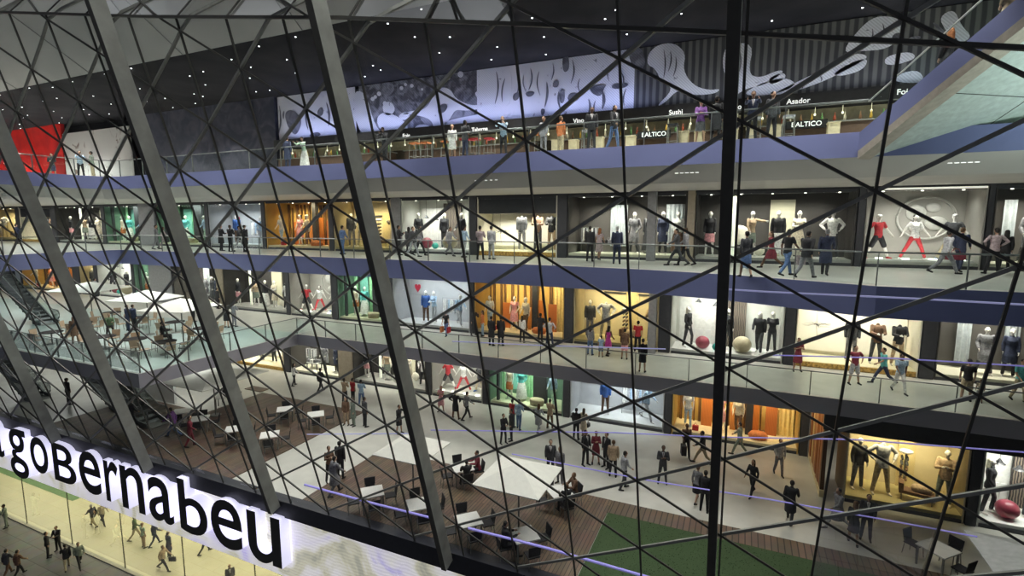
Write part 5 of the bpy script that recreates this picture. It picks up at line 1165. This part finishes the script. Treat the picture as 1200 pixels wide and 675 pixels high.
PEOPLE = [
 # upper gallery
 (2, 21, 286, 'wait', m, 180, 'jacket', 'trousers', 'short', 'n', 'k', 'k', 'person in dark coat before the far left white suit display'),
 (2, 184, 292, 'step', m, 150, 'shirt', 'trousers', 'short', 'g', 'g', 'k', 'person in grey shirt walking by the plain wall on the upper gallery'),
 (2, 192, 291.5, 'walk', f, 160, 'shirt', 'trousers', 'long', 'pg', 'pg', 'b', 'person in dusty pink beside the grey shirted one, upper gallery'),
 (2, 260, 294, 'wait', m, 175, 'coat', 'trousers', 'short', 'k', 'k', 'k', 'person in black at the left of the cool grey window, upper gallery'),
 (2, 271, 295, 'wait', m, 190, 'jacket', 'trousers', 'short', 'k', 'k', 'b', 'person in black jacket second before the cool grey window, upper gallery'),
 (2, 281, 294.5, 'walk', m, 120, 'jacket', 'trousers', 'short', 'ch', 'lg', 'k', 'person in pale trousers walking before the cool grey window'),
 (2, 288, 295.5, 'stand', m, 185, 'coat', 'trousers', 'short', 'k', 'k', 'k', 'person in long black coat, right of the cool grey window group'),
 (2, 402, 298.5, 'step', m, 170, 'shirt', 'trousers', 'short', 'j', 'j', 'k', 'person in blue denim before the yellow display, upper gallery'),
 (2, 468, 299, 'fold', m, 140, 'jacket', 'trousers', 'short', 'k', 'k', 'k', 'person in black standing by the grey pier, upper gallery'),
 (2, 479.5, 298, 'stand', f, 200, 'coat', 'trousers', 'long', 'ch', 'k', 'k', 'person with long dark hair beside the grey pier, upper gallery'),
 (2, 484, 301, 'walk', m, 100, 'jacket', 'trousers', 'short', 'ch', 'lg', 'b', 'person in light grey trousers striding past the grey pier'),
 (2, 492, 299.5, 'walk', m, 95, 'jacket', 'trousers', 'short', 'g', 'k', 'k', 'person in grey jacket and black trousers before the ball room'),
 (2, 527, 300, 'stride', m, 80, 'jacket', 'trousers', 'short', 'lg', 'g', 'k', 'person in pale grey suit walking right by the gold ball'),
 (2, 544, 302, 'step', m, 160, 'shirt', 'trousers', 'short', 'lb', 'lg', 'k', 'person in light blue shirt near the dark pier, upper gallery'),
 (2, 563, 304.5, 'fold', m, 185, 'shirt', 'trousers', 'short', 'pg', 'k', 'k', 'person in dusky pink shirt and black trousers facing the white display'),
 (2, 576, 304, 'stand', m, 175, 'jacket', 'trousers', 'short', 'lg', 'lg', 'k', 'person in light grey suit facing the white suit display'),
 (2, 691, 306.5, 'stand', m, 180, 'jacket', 'trousers', 'short', 'k', 'k', 'k', 'person in black suit left before the dark coat shop, upper gallery'),
 (2, 702, 304.5, 'step', f, 165, 'dress', 'skirt', 'long', 'pg', 'pg', 'au', 'person with auburn hair in pale pink dress, upper gallery'),
 (2, 722.5, 309.5, 'stand', m, 190, 'jacket', 'trousers', 'short', 'n', 'n', 'gy', 'person in navy suit seen from behind near the glass rail'),
 (2, 793, 311.5, 'stride', m, -80, 'jacket', 'trousers', 'short', 'ch', 'ch', 'k', 'person in charcoal striding left past the tan pier'),
 (2, 803, 311, 'walk', m, -100, 'jacket', 'trousers', 'short', 'g', 'k', 'b', 'person in grey jacket just behind the striding charcoal one'),
 (2, 873, 325, 'step', f, 200, 'shirt', 'skirt', 'bun', 'ch', 'j', 'k', 'person in dark top and denim skirt carrying a blue bag'),
 (2, 903, 314, 'stride', f, -70, 'coat', 'trousers', 'long', 'mr', 'br', 'b', 'person in plum brown coat walking before the black display'),
 (2, 921, 323, 'walk', m, 130, 'tee', 'trousers', 'short', 'k', 'j', 'k', 'person in black tee shirt and blue jeans with grey bag'),
 (2, 943, 326, 'stride', m, 150, 'jacket', 'trousers', 'short', 'k', 'g', 'k', 'person in black jacket and grey jeans striding toward the ring display'),
 (2, 966, 322.5, 'walk', m, 165, 'coat', 'trousers', 'short', 'n', 'k', 'gy', 'grey haired person in long navy coat on the upper gallery'),
 (2, 1106, 321, 'stride', m, 110, 'shirt', 'trousers', 'short', 'lg', 'g', 'k', 'person in grey shirt before the ring display with red bag'),
 (2, 1123, 318.5, 'step', m, 140, 'jacket', 'trousers', 'short', 'n', 'n', 'br', 'person in navy jacket beside the red bag carrier'),
 (2, 1162, 321, 'akimbo', m, 190, 'shirt', 'trousers', 'short', 'pg', 'k', 'k', 'person in pale shirt and black trousers at the right end, upper gallery'),
 (2, 1175, 319, 'stand', f, 170, 'jacket', 'trousers', 'long', 'k', 'k', 'k', 'person in black jacket at the far right, upper gallery'),
 # lower gallery
 (1, 523, 393.5, 'carry', f, 0, 'tee', 'trousers', 'short', 'k', 'j', 'br', 'person in black tee and jeans carrying orange and red shopping bags'),
 (1, 555, 393, 'phone', m, 60, 'jacket', 'trousers', 'short', 'ch', 'ch', 'k', 'person in charcoal facing a companion at the orange display edge'),
 (1, 570.5, 391.5, 'stand', f, -40, 'shirt', 'trousers', 'long', 'og', 'lb', 'b', 'person in rust top and light blue trousers by the orange display'),
 (1, 576, 405, 'stand', m, 175, 'coat', 'trousers', 'short', 'k', 'k', 'k', 'left of two people in black coats before the orange display'),
 (1, 587, 405, 'stand', m, 185, 'coat', 'trousers', 'short', 'k', 'k', 'b', 'right of two people in black coats before the orange display'),
 (1, 612, 401.5, 'stand', f, 180, 'shirt', 'trousers', 'long', 'w', 'k', 'k', 'person with long black hair in white top before the orange display'),
 (1, 634, 400, 'wait', m, 170, 'jacket', 'trousers', 'short', 'k', 'k', 'k', 'person in black at the dark post of the orange display'),
 (1, 644, 407, 'akimbo', m, 180, 'shirt', 'trousers', 'short', 'lg', 'n', 'k', 'person in pale shirt and navy trousers, hands on hips, lower gallery'),
 (1, 691.5, 416, 'stand', f, 175, 'shirt', 'trousers', 'long', 'g', 'j', 'k', 'person in grey top and jeans at the left of the family group'),
 (1, 704, 418.5, 'stand', m, 190, 'tee', 'shorts', 'short', 'lb', 'j', 'k', 'child in blue in the family group before the yellow display', .68),
 (1, 712.5, 416.5, 'step', f, 150, 'top', 'skirt', 'long', 'mg', 'mg', 'k', 'person in magenta dress in the family group, lower gallery'),
 (1, 731.5, 421, 'stand', f, 190, 'jacket', 'skirt', 'short', 'br', 'pk', 'k', 'person in brown jacket and pink skirt by the yellow display'),
 (1, 747, 412, 'stand', m, 185, 'tee', 'trousers', 'short', 'r', 'k', 'k', 'person in red tee shirt behind the black dressed one'),
 (1, 752.5, 436, 'stand', f, 180, 'shirt', 'skirt', 'short', 'k', 'k', 'k', 'person in black blouse and skirt alone near the gallery rail'),
 (1, 934, 435, 'fold', f, 10, 'dress', 'skirt', 'long', 'mr', 'br', 'k', 'person in dark red with folded arms at the left of the suit display'),
 (1, 1000, 450, 'akimbo', m, 20, 'tee', 'shorts', 'short', 'mr', 'lg', 'k', 'person in maroon tee and pale shorts, hands on hips'),
 (1, 1034, 450, 'stride', m, -75, 'tee', 'trousers', 'short', 'te', 'n', 'k', 'person in teal shirt and navy trousers walking left'),
 (1, 1053, 460, 'walk', m, 10, 'tee', 'trousers', 'short', 'lb', 'w', 'k', 'person in pale blue tee and white trousers walking to the rail'),
 (1, 1131, 470, 'stand', m, 180, 'tee', 'shorts', 'short', 'k', 'kh', 'k', 'person in black tee and khaki shorts with a child'),
 (1, 1147, 472, 'stand', m, 170, 'tee', 'shorts', 'short', 'cr', 'lg', 'br', 'small child in cream beside the black tee shirt', .56),
 (1, 1193, 470, 'step', m, 10, 'tee', 'trousers', 'short', 'te', 'kh', 'k', 'person in teal shirt and khaki trousers at the right edge'),
 (1, 256, 362, 'stand', m, 175, 'coat', 'trousers', 'short', 'k', 'k', 'k', 'person in black before the tan pier at the back of the lower gallery'),
 (1, 266, 384, 'stand', f, 200, 'coat', None, 'long', 'k', 'k', 'k', 'person in black coat at the right end of the food court'),
 (1, 275, 383, 'wait', m, 190, 'jacket', 'trousers', 'short', 'g', 'g', 'k', 'person in grey jacket at the right end of the food court'),
 (1, 227, 377, 'stand', m, 180, 'jacket', 'trousers', 'short', 'n', 'k', 'k', 'person in navy between the two food court parasols'),
 (1, 89, 403, 'stand', f, 60, 'coat', 'trousers', 'long', 'br', 'br', 'b', 'person in brown standing left among the food court tables'),
 (1, 151, 388, 'stand', m, 180, 'jacket', 'trousers', 'short', 'n', 'n', 'k', 'left of two people in navy among the food court tables'),
 (1, 158, 387.5, 'stand', m, 185, 'jacket', 'trousers', 'short', 'n', 'k', 'b', 'right of two people in navy among the food court tables'),
 (1, 126, 346, 'stand', m, 180, 'jacket', 'trousers', 'short', 'lg', 'n', 'k', 'person in pale jacket at the back of the food court'),
 # ground floor
 (0, 345, 452, 'step', f, 170, 'shirt', 'trousers', 'long', 'w', 'k', 'k', 'person in white top and black trousers before the dark coat shop'),
 (0, 376, 459.5, 'walk', m, 175, 'jacket', 'trousers', 'short', 'k', 'k', 'k', 'person in black walking to the dark coat shop, ground floor'),
 (0, 404.5, 474, 'fold', m, 185, 'shirt', 'trousers', 'short', 'tan', 'k', 'k', 'person in tan shirt at the back of the group by the far deck'),
 (0, 414, 472, 'stand', f, 175, 'tee', 'trousers', 'short', 'r', 'k', 'k', 'person in red top in the group by the far deck'),
 (0, 424, 476, 'fold', m, 200, 'shirt', 'trousers', 'short', 'lb', 'j', 'k', 'person in pale blue shirt and jeans by the far deck'),
 (0, 406, 498, 'stand', f, 20, 'jacket', 'trousers', 'long', 'br', 'tan', 'k', 'person in brown jacket and tan trousers at the far deck corner'),
 (0, 414.5, 499, 'stand', f, -20, 'coat', 'trousers', 'bun', 'gg', 'gg', 'b', 'person in olive coat at the far deck corner'),
 (0, 428, 500, 'stand', m, 160, 'jacket', 'trousers', 'short', 'ch', 'k', 'k', 'person in charcoal jacket, largest of the group by the far deck'),
 (0, 468, 508, 'reach', f, 80, 'jacket', 'skirt', 'short', 'k', 'k', 'k', 'person in black stretching one arm toward a companion'),
 (0, 484, 508, 'stand', f, -80, 'coat', 'skirt', 'long', 'g', 'g', 'b', 'person in grey coat half behind the broad fin'),
 (0, 517, 482.5, 'fold', f, 10, 'dress', 'skirt', 'long', 'pk', 'pk', 'br', 'person in pink before the ring display on the ground floor'),
 (0, 534, 491, 'akimbo', m, 180, 'coat', 'trousers', 'short', 'k', 'br', 'k', 'person in black coat and brown trousers before the ring display'),
 (0, 547, 491.5, 'walk', m, 150, 'shirt', 'trousers', 'short', 'g', 'k', 'k', 'person in grey shirt beside the black coat near the ring display'),
 (0, 590, 520, 'wait', f, 60, 'jacket', 'trousers', 'short', 'k', 'k', 'k', 'person in black jacket at the left of the group before the green display'),
 (0, 599, 516, 'stand', m, -50, 'jacket', 'trousers', 'short', 'k', 'k', 'k', 'person in black suit in the group before the green display'),
 (0, 600.5, 500.5, 'stand', f, 170, 'tee', 'trousers', 'short', 'r', 'n', 'k', 'person in red behind the blue and white one, ground floor'),
 (0, 608, 503, 'step', m, 185, 'shirt', 'trousers', 'short', 'lb', 'j', 'k', 'person in pale blue shirt and jeans before the green display'),
 (0, 631, 505.5, 'walk', f, 175, 'coat', 'trousers', 'long', 'lg', 'lg', 'br', 'person in long pale grey coat before the green display'),
 (0, 644.5, 502.5, 'fold', m, 170, 'jacket', 'trousers', 'short', 'tan', 'br', 'k', 'person in tan jacket at the right of the green display'),
 (0, 675, 515, 'stand', m, 175, 'jacket', 'trousers', 'short', 'k', 'k', 'k', 'person in black suit left before the heart display, ground floor'),
 (0, 683.5, 512.5, 'step', f, 170, 'coat', None, 'long', 'cr', 'cr', 'b', 'person in cream coat with dark handbag before the heart display'),
 (0, 645, 558, 'stand', m, 20, 'jacket', 'trousers', 'short', 'ch', 'k', 'k', 'person in dark suit and white shirt behind the large parasol'),
 (0, 656, 567, 'stand', m, -20, 'coat', 'trousers', 'short', 'g', 'g', 'gy', 'grey haired person in long grey coat behind the large parasol'),
 (0, 686, 545, 'stand', m, 60, 'jacket', 'trousers', 'short', 'k', 'k', 'k', 'person in black with bag at the left of the standing group of five'),
 (0, 698, 543.5, 'fold', f, 20, 'coat', None, 'short', 'mr', 'k', 'k', 'person in dark red coat in the standing group of five'),
 (0, 710, 548, 'stand', m, -30, 'jacket', 'trousers', 'short', 'k', 'k', 'b', 'person in black suit in the middle of the standing group of five'),
 (0, 718, 558.5, 'stand', m, 190, 'jacket', 'trousers', 'short', 'tan', 'k', 'br', 'person in tan brown jacket in the standing group of five'),
 (0, 731, 573, 'step', m, 130, 'shirt', 'trousers', 'short', 'lg', 'ch', 'k', 'person in light grey shirt at the right of the standing group of five'),
 (0, 776, 566, 'fold', m, 10, 'jacket', 'trousers', 'short', 'ch', 'ch', 'k', 'person in dark suit and tie standing alone facing the glass'),
 (0, 803.5, 534.5, 'walk', m, 15, 'top', 'trousers', 'short', 'k', 'k', 'k', 'person in black waistcoat pulling a dark suitcase'),
 (0, 823, 543.5, 'stride', m, -80, 'jacket', 'trousers', 'short', 'k', 'kh', 'k', 'person in black jacket and khaki trousers striding before the orange display'),
 (0, 866, 533, 'walk', m, -100, 'jacket', 'trousers', 'short', 'gg', 'gg', 'k', 'person in grey green coat before the orange display, ground floor'),
 (0, 881, 580, 'walk', f, -30, 'shirt', 'trousers', 'long', 'k', 'k', 'k', 'person in black with long dark hair walking alone'),
 (0, 816, 588, 'walk', f, 160, 'shirt', 'skirt', 'bun', 'g', 'k', 'br', 'person in grey blouse and black skirt left of the middle fin'),
 (0, 825, 599.5, 'stand', m, 170, 'jacket', 'trousers', 'short', 'k', 'k', 'k', 'person in black suit beside the middle fin, ground floor'),
 (0, 912, 556.5, 'step', m, 10, 'shirt', 'trousers', 'short', 'lg', 'g', 'k', 'person in pale grey near the timber side wall'),
 (0, 925, 611.5, 'walk', m, 165, 'coat', 'trousers', 'short', 'k', 'k', 'k', 'person in long black coat walking away right of the middle'),
 (0, 981, 620, 'stride', m, -60, 'coat', 'trousers', 'short', 'g', 'lg', 'k', 'person in grey coat and pale trousers striding at the yellow display'),
 (0, 999, 637, 'step', f, 175, 'jacket', 'skirt', 'long', 'k', 'ch', 'br', 'person in black jacket and skirt before the yellow display'),
 (0, 1014, 632, 'stand', m, -10, 'jacket', 'trousers', 'short', 'k', 'k', 'k', 'person in black suit facing the glass before the yellow display'),
 (0, 81, 474, 'stand', m, 180, 'jacket', 'trousers', 'short', 'k', 'k', 'k', 'person in black before the bright partition on the left'),
 (0, 156, 502, 'step', m, 160, 'jacket', 'trousers', 'short', 'k', 'k', 'k', 'person in black at the foot of the escalator'),
 (0, 204, 512, 'stride', m, -60, 'jacket', 'trousers', 'short', 'pr', 'j', 'k', 'person in dark purple top and jeans on the left deck'),
 (0, 277, 496, 'stand', m, 170, 'coat', 'trousers', 'short', 'k', 'k', 'k', 'person in black coat standing between tables on the left deck'),
 (0, 224, 523, 'step', f, 140, 'jacket', 'trousers', 'short', 'mr', 'mr', 'k', 'person in dark red at the front of the left deck'),
 (0, 387, 564, 'fold', f, 60, 'shirt', 'trousers', 'short', 'br', 'k', 'k', 'person in brown top, left of the group on the near walkway'),
 (0, 399.5, 560, 'stand', m, 190, 'jacket', 'trousers', 'short', 'k', 'k', 'k', 'person in black jacket, right of the group on the near walkway'),
 (0, 393, 579, 'walk', m, 170, 'coat', 'trousers', 'short', 'g', 'ch', 'k', 'person in grey coat walking into the group on the near walkway'),
 # street level
 (-1, 8, 618, 'phone', m, -20, 'jacket', 'trousers', 'short', 'gg', 'gg', 'k', 'person in olive raising an arm at the left end of the street'),
 (-1, 10, 674, 'walk', m, 200, 'jacket', 'trousers', 'short', 'ch', 'br', 'k', 'left of two walking together in the lower left corner'),
 (-1, 23, 675, 'walk', m, 190, 'jacket', 'trousers', 'short', 'br', 'k', 'k', 'right of two walking together in the lower left corner'),
 (-1, 57, 653, 'stand', m, 160, 'jacket', 'trousers', 'short', 'k', 'k', 'k', 'person in black standing upright on the grey street'),
 (-1, 69, 645.5, 'wait', m, 30, 'jacket', 'trousers', 'short', 'k', 'k', 'b', 'person in black with bag farther back on the street edge'),
 (-1, 79, 667, 'stride', m, -110, 'jacket', 'trousers', 'short', 'k', 'kh', 'k', 'person in black jacket and khaki trousers striding on the street'),
 (-1, 94, 664, 'stride', m, 80, 'jacket', 'trousers', 'short', 'gg', 'k', 'k', 'person in dark green grey jacket striding right on the street'),
 (-1, 110, 617, 'stride', m, -80, 'jacket', 'trousers', 'short', 'k', 'kh', 'gy', 'person in black and khaki walking left in the bright hall'),
 (-1, 121, 614, 'stride', m, 90, 'jacket', 'trousers', 'short', 'kh', 'k', 'b', 'person in khaki jacket walking right in the bright hall'),
 (-1, 159, 632, 'walk', m, 150, 'jacket', 'trousers', 'short', 'gr', 'kh', 'k', 'person in dark green at the left of the hall group'),
 (-1, 169, 641.5, 'stand', m, 180, 'tee', 'trousers', 'short', 'mint', 'tan', 'br', 'person in mint shirt and tan trousers in the hall group'),
 (-1, 182, 639, 'walk', m, 170, 'jacket', 'trousers', 'short', 'n', 'n', 'k', 'person in navy at the right of the hall group'),
 (-1, 192, 668, 'stride', m, 110, 'jacket', 'trousers', 'short', 'tan', 'k', 'br', 'person in tan jacket and black trousers with briefcase in the hall'),
 (-1, 199, 653, 'stand', m, 180, 'coat', 'trousers', 'short', 'n', 'k', 'k', 'person in long navy coat behind the tan jacket, in the hall'),
 (-1, 240, 648, 'walk', m, 160, 'jacket', 'trousers', 'short', 'k', 'k', 'k', 'person in black half hidden below the letter e of the sign'),
 (-1, 271, 692, 'walk', m, 60, 'jacket', 'trousers', None, 'k', 'k', 'k', 'bald person in black at the bottom edge below the sign'),
 # top floor
 (3, 451, 22.0, 'rail', m, 0, 'jacket', 'trousers', 'short', 'ch', 'k', 'k', 'person in dark coat at the top balustrade right of the broad fin'),
 (3, 530, 22.2, 'stand', f, 30, 'shirt', 'skirt', 'short', 'w', 'w', 'bl', 'person in white further back between the bar stools'),
 (3, 545, 22.0, 'wait', m, 170, 'jacket', 'trousers', 'short', 'ch', 'n', 'k', 'person in dark jacket below the word Taberna'),
 (3, 590, 22.0, 'rail', m, 10, 'shirt', 'trousers', 'short', 'lb', 'k', 'k', 'person in pale blue shirt leaning at the top balustrade'),
 (3, 637, 22.2, 'stand', f, -10, 'jacket', 'trousers', 'short', 'g', 'g', 'k', 'person in grey left of the word Vino'),
 (3, 657, 23.0, 'stand', m, 160, 'shirt', 'trousers', 'short', 'og', 'kh', 'b', 'person in rust shirt between the box tables'),
 (3, 693, 21.8, 'stand', m, 20, 'jacket', 'trousers', 'short', 'k', 'k', 'br', 'person in black at the top balustrade right of the word Vino'),
 (3, 719, 21.8, 'step', m, 60, 'jacket', 'trousers', 'short', 'k', 'j', 'k', 'person in black jacket and blue jeans by the top balustrade'),
 (3, 820, 21.8, 'wait', f, 10, 'jacket', 'skirt', 'short', 'pr', 'ch', 'br', 'person in purple top at the balustrade left of the middle fin'),
 (3, 838, 21.9, 'stand', m, 180, 'coat', 'trousers', 'short', 'k', 'k', 'k', 'person in long black coat at the balustrade beside the middle fin'),
 (3, 880, 21.7, 'rail', m, 0, 'jacket', 'trousers', 'short', 'n', 'k', 'k', 'person in navy jacket right of the middle fin on the top floor'),
 (3, 903, 22.0, 'stand', m, 30, 'jacket', 'trousers', 'short', 'ch', 'k', 'k', 'person in charcoal below the word Asador'),
 (3, 336, 22.0, 'stand', m, 190, 'coat', 'trousers', 'short', 'n', 'n', 'k', 'person in navy coat left of the broad fin on the top floor'),
 (3, 356, 22.0, 'rail', f, 0, 'shirt', 'longskirt', 'bun', 'mint', 'w', 'k', 'person in mint top and white skirt at the top balustrade'),
 (3, 58, 20.0, 'wait', f, 60, 'jacket', 'skirt', 'long', 'k', 'n', 'k', 'person with full dark hair before the red wall'),
 (3, 8, 20.0, 'wait', m, 30, 'jacket', 'trousers', 'cap', 'n', 'k', 'k', 'person in dark cap at the far left of the red wall'),
 (3, 91, 20.5, 'rail', m, 70, 'shirt', 'trousers', 'short', 'lb', 'k', 'k', 'person in pale blue leaning before the white mural'),
 (3, 105, 21.0, 'stand', m, -40, 'jacket', 'trousers', 'short', 'gg', 'kh', 'k', 'person in olive by the white mural on the top floor'),
]
PB = {}
for a in PEOPLE:
    kw = dict(scale=a[13]) if len(a) > 13 else {}
    PB[a[12]] = person(*a[:13], **kw)
# two people on the stair ramp
for a_, s_, lab, tp, tcx, bt, hcx, fem in ((2.0, .75, 'person in dark coat with red brown hair on the stair ramp', 'coat', 'k', 'trousers', 'au', f), (3.7, .75, 'person in tan coat carrying a dark handbag high on the stair ramp', 'coat', 'tan', 'skirt', 'b', f)):
    p = p0 + rp_(a_, s_, 0); si = math.floor(a_ / .38) * .38; p = p0 + rp_(si + .19, s_, 0); zt_ = p0.z + .577 * si + .02
    figure('person', (p.x, p.y, zt_), R(215), 'stand', fem, tp, bt, 'long', tcx, 'k' if tcx == 'k' else 'tan', hcx, 'a', lab, 'person', None, 'k', .98)
# seated people: they share the seat height of the chairs
def seated(loc, rz, fem, top, tcx, bcx, hcx, lab):
    o = figure('person', (loc[0], loc[1], loc[2]), rz, 'sit', fem, top, 'trousers', 'short', tcx, bcx, hcx, rk_.choice('abc'), lab, 'person', None, 'k', .97); o.location.z = loc[2] + .47 + .125; return o
seated(seatB, R(225) - PI / 2 + PI * 0, m, 'jacket', 'k', 'k', 'k', 'person in black seated at the near deck table')
seated(seatC, R(45) - PI / 2, f, 'jacket', 'mr', 'k', 'k', 'person in dark red seated at the table left of the large parasol')
seated(seatD, R(315) - PI / 2, m, 'jacket', 'k', 'k', 'k', 'person in black seated left of the large parasol')
seated(seatE, R(315) - PI / 2, m, 'jacket', 'k', 'k', 'br', 'person in black seated right of the large parasol, back to the glass')
seated(seatF, R(45) - PI / 2, m, 'jacket', 'br', 'k', 'br', 'person in brown jacket seated right of the large parasol')
for (px, py), rz, lab in (((191, 404), 140, 'person in black seated at the front of the food court'), ((130, 392), 60, 'person in dark green seated left in the food court')):
    q = atz(px, py, Z1 + .014); put(CH2, (q.x, q.y, Z1 + .014), R(rz), 'tan chair under the ' + lab, 'occupied food court chairs'); seated((q.x, q.y, Z1 + .014), R(rz), m, 'jacket', 'k' if px > 150 else 'gr', 'k', 'k', lab)
# things people carry
def bag(who, side, c, lab, kind='shopping_bag', w_=.16, h_=.36, d_=.06, cat='bag'):
    o = PB[who]; J = fk([a for a in PEOPLE if a[12] == who][0][3], [a for a in PEOPLE if a[12] == who][0][4])
    hnd = J['wri%d' % side] + J['hd%d' % side] * .1
    M = Matrix.Translation(o.location) @ Matrix.Rotation(o.rotation_euler.z, 4, 'Z') @ Matrix.Scale(o.scale[0], 4); p = M @ hnd
    b = MB(); b.box((-d_, -w_, -h_ - .16), (d_, w_, -.16)); b.tube([(0, -w_ * .6, -.16), (0, -w_ * .3, 0), (0, w_ * .3, 0), (0, w_ * .6, -.16)], .012, 5)
    t = b.build(kind, col(CL[c]), loc=p, rot=(0, 0, o.rotation_euler.z)); tag(t, lab, cat)
bag('person in black tee and jeans carrying orange and red shopping bags', 1, 'og', 'orange shopping bag in the hand of the person in jeans'); bag('person in black tee and jeans carrying orange and red shopping bags', 0, 'r', 'red shopping bag in the other hand of the person in jeans')
bag('person in dark top and denim skirt carrying a blue bag', 1, 'lb', 'pale blue shopping bag carried on the upper gallery', w_=.24, h_=.42); bag('person in black tee shirt and blue jeans with grey bag', 1, 'pg', 'grey pink shopping bag beside the black tee shirt', w_=.2)
bag('person in grey shirt before the ring display with red bag', 0, 'mr', 'dark red holdall carried before the ring display', 'holdall', .3, .26, .12); bag('person in black waistcoat pulling a dark suitcase', 1, 'k', 'dark suitcase beside the black waistcoat', 'suitcase', .2, .5, .12, 'suitcase')
bag('person in cream coat with dark handbag before the heart display', 1, 'k', 'dark handbag on the arm of the cream coat', 'handbag', .14, .2); bag('person in tan jacket and black trousers with briefcase in the hall', 0, 'k', 'black briefcase carried in the bright hall', 'briefcase', .22, .28, .05)
bag('person in black jacket and skirt before the yellow display', 1, 'k', 'black handbag carried before the yellow display', 'handbag', .15, .22)
# prototypes that were never placed
for o in list(C.objects):
    if o.get('label') == 'x':
        for ch in list(o.children): bpy.data.objects.remove(ch)
        bpy.data.objects.remove(o)
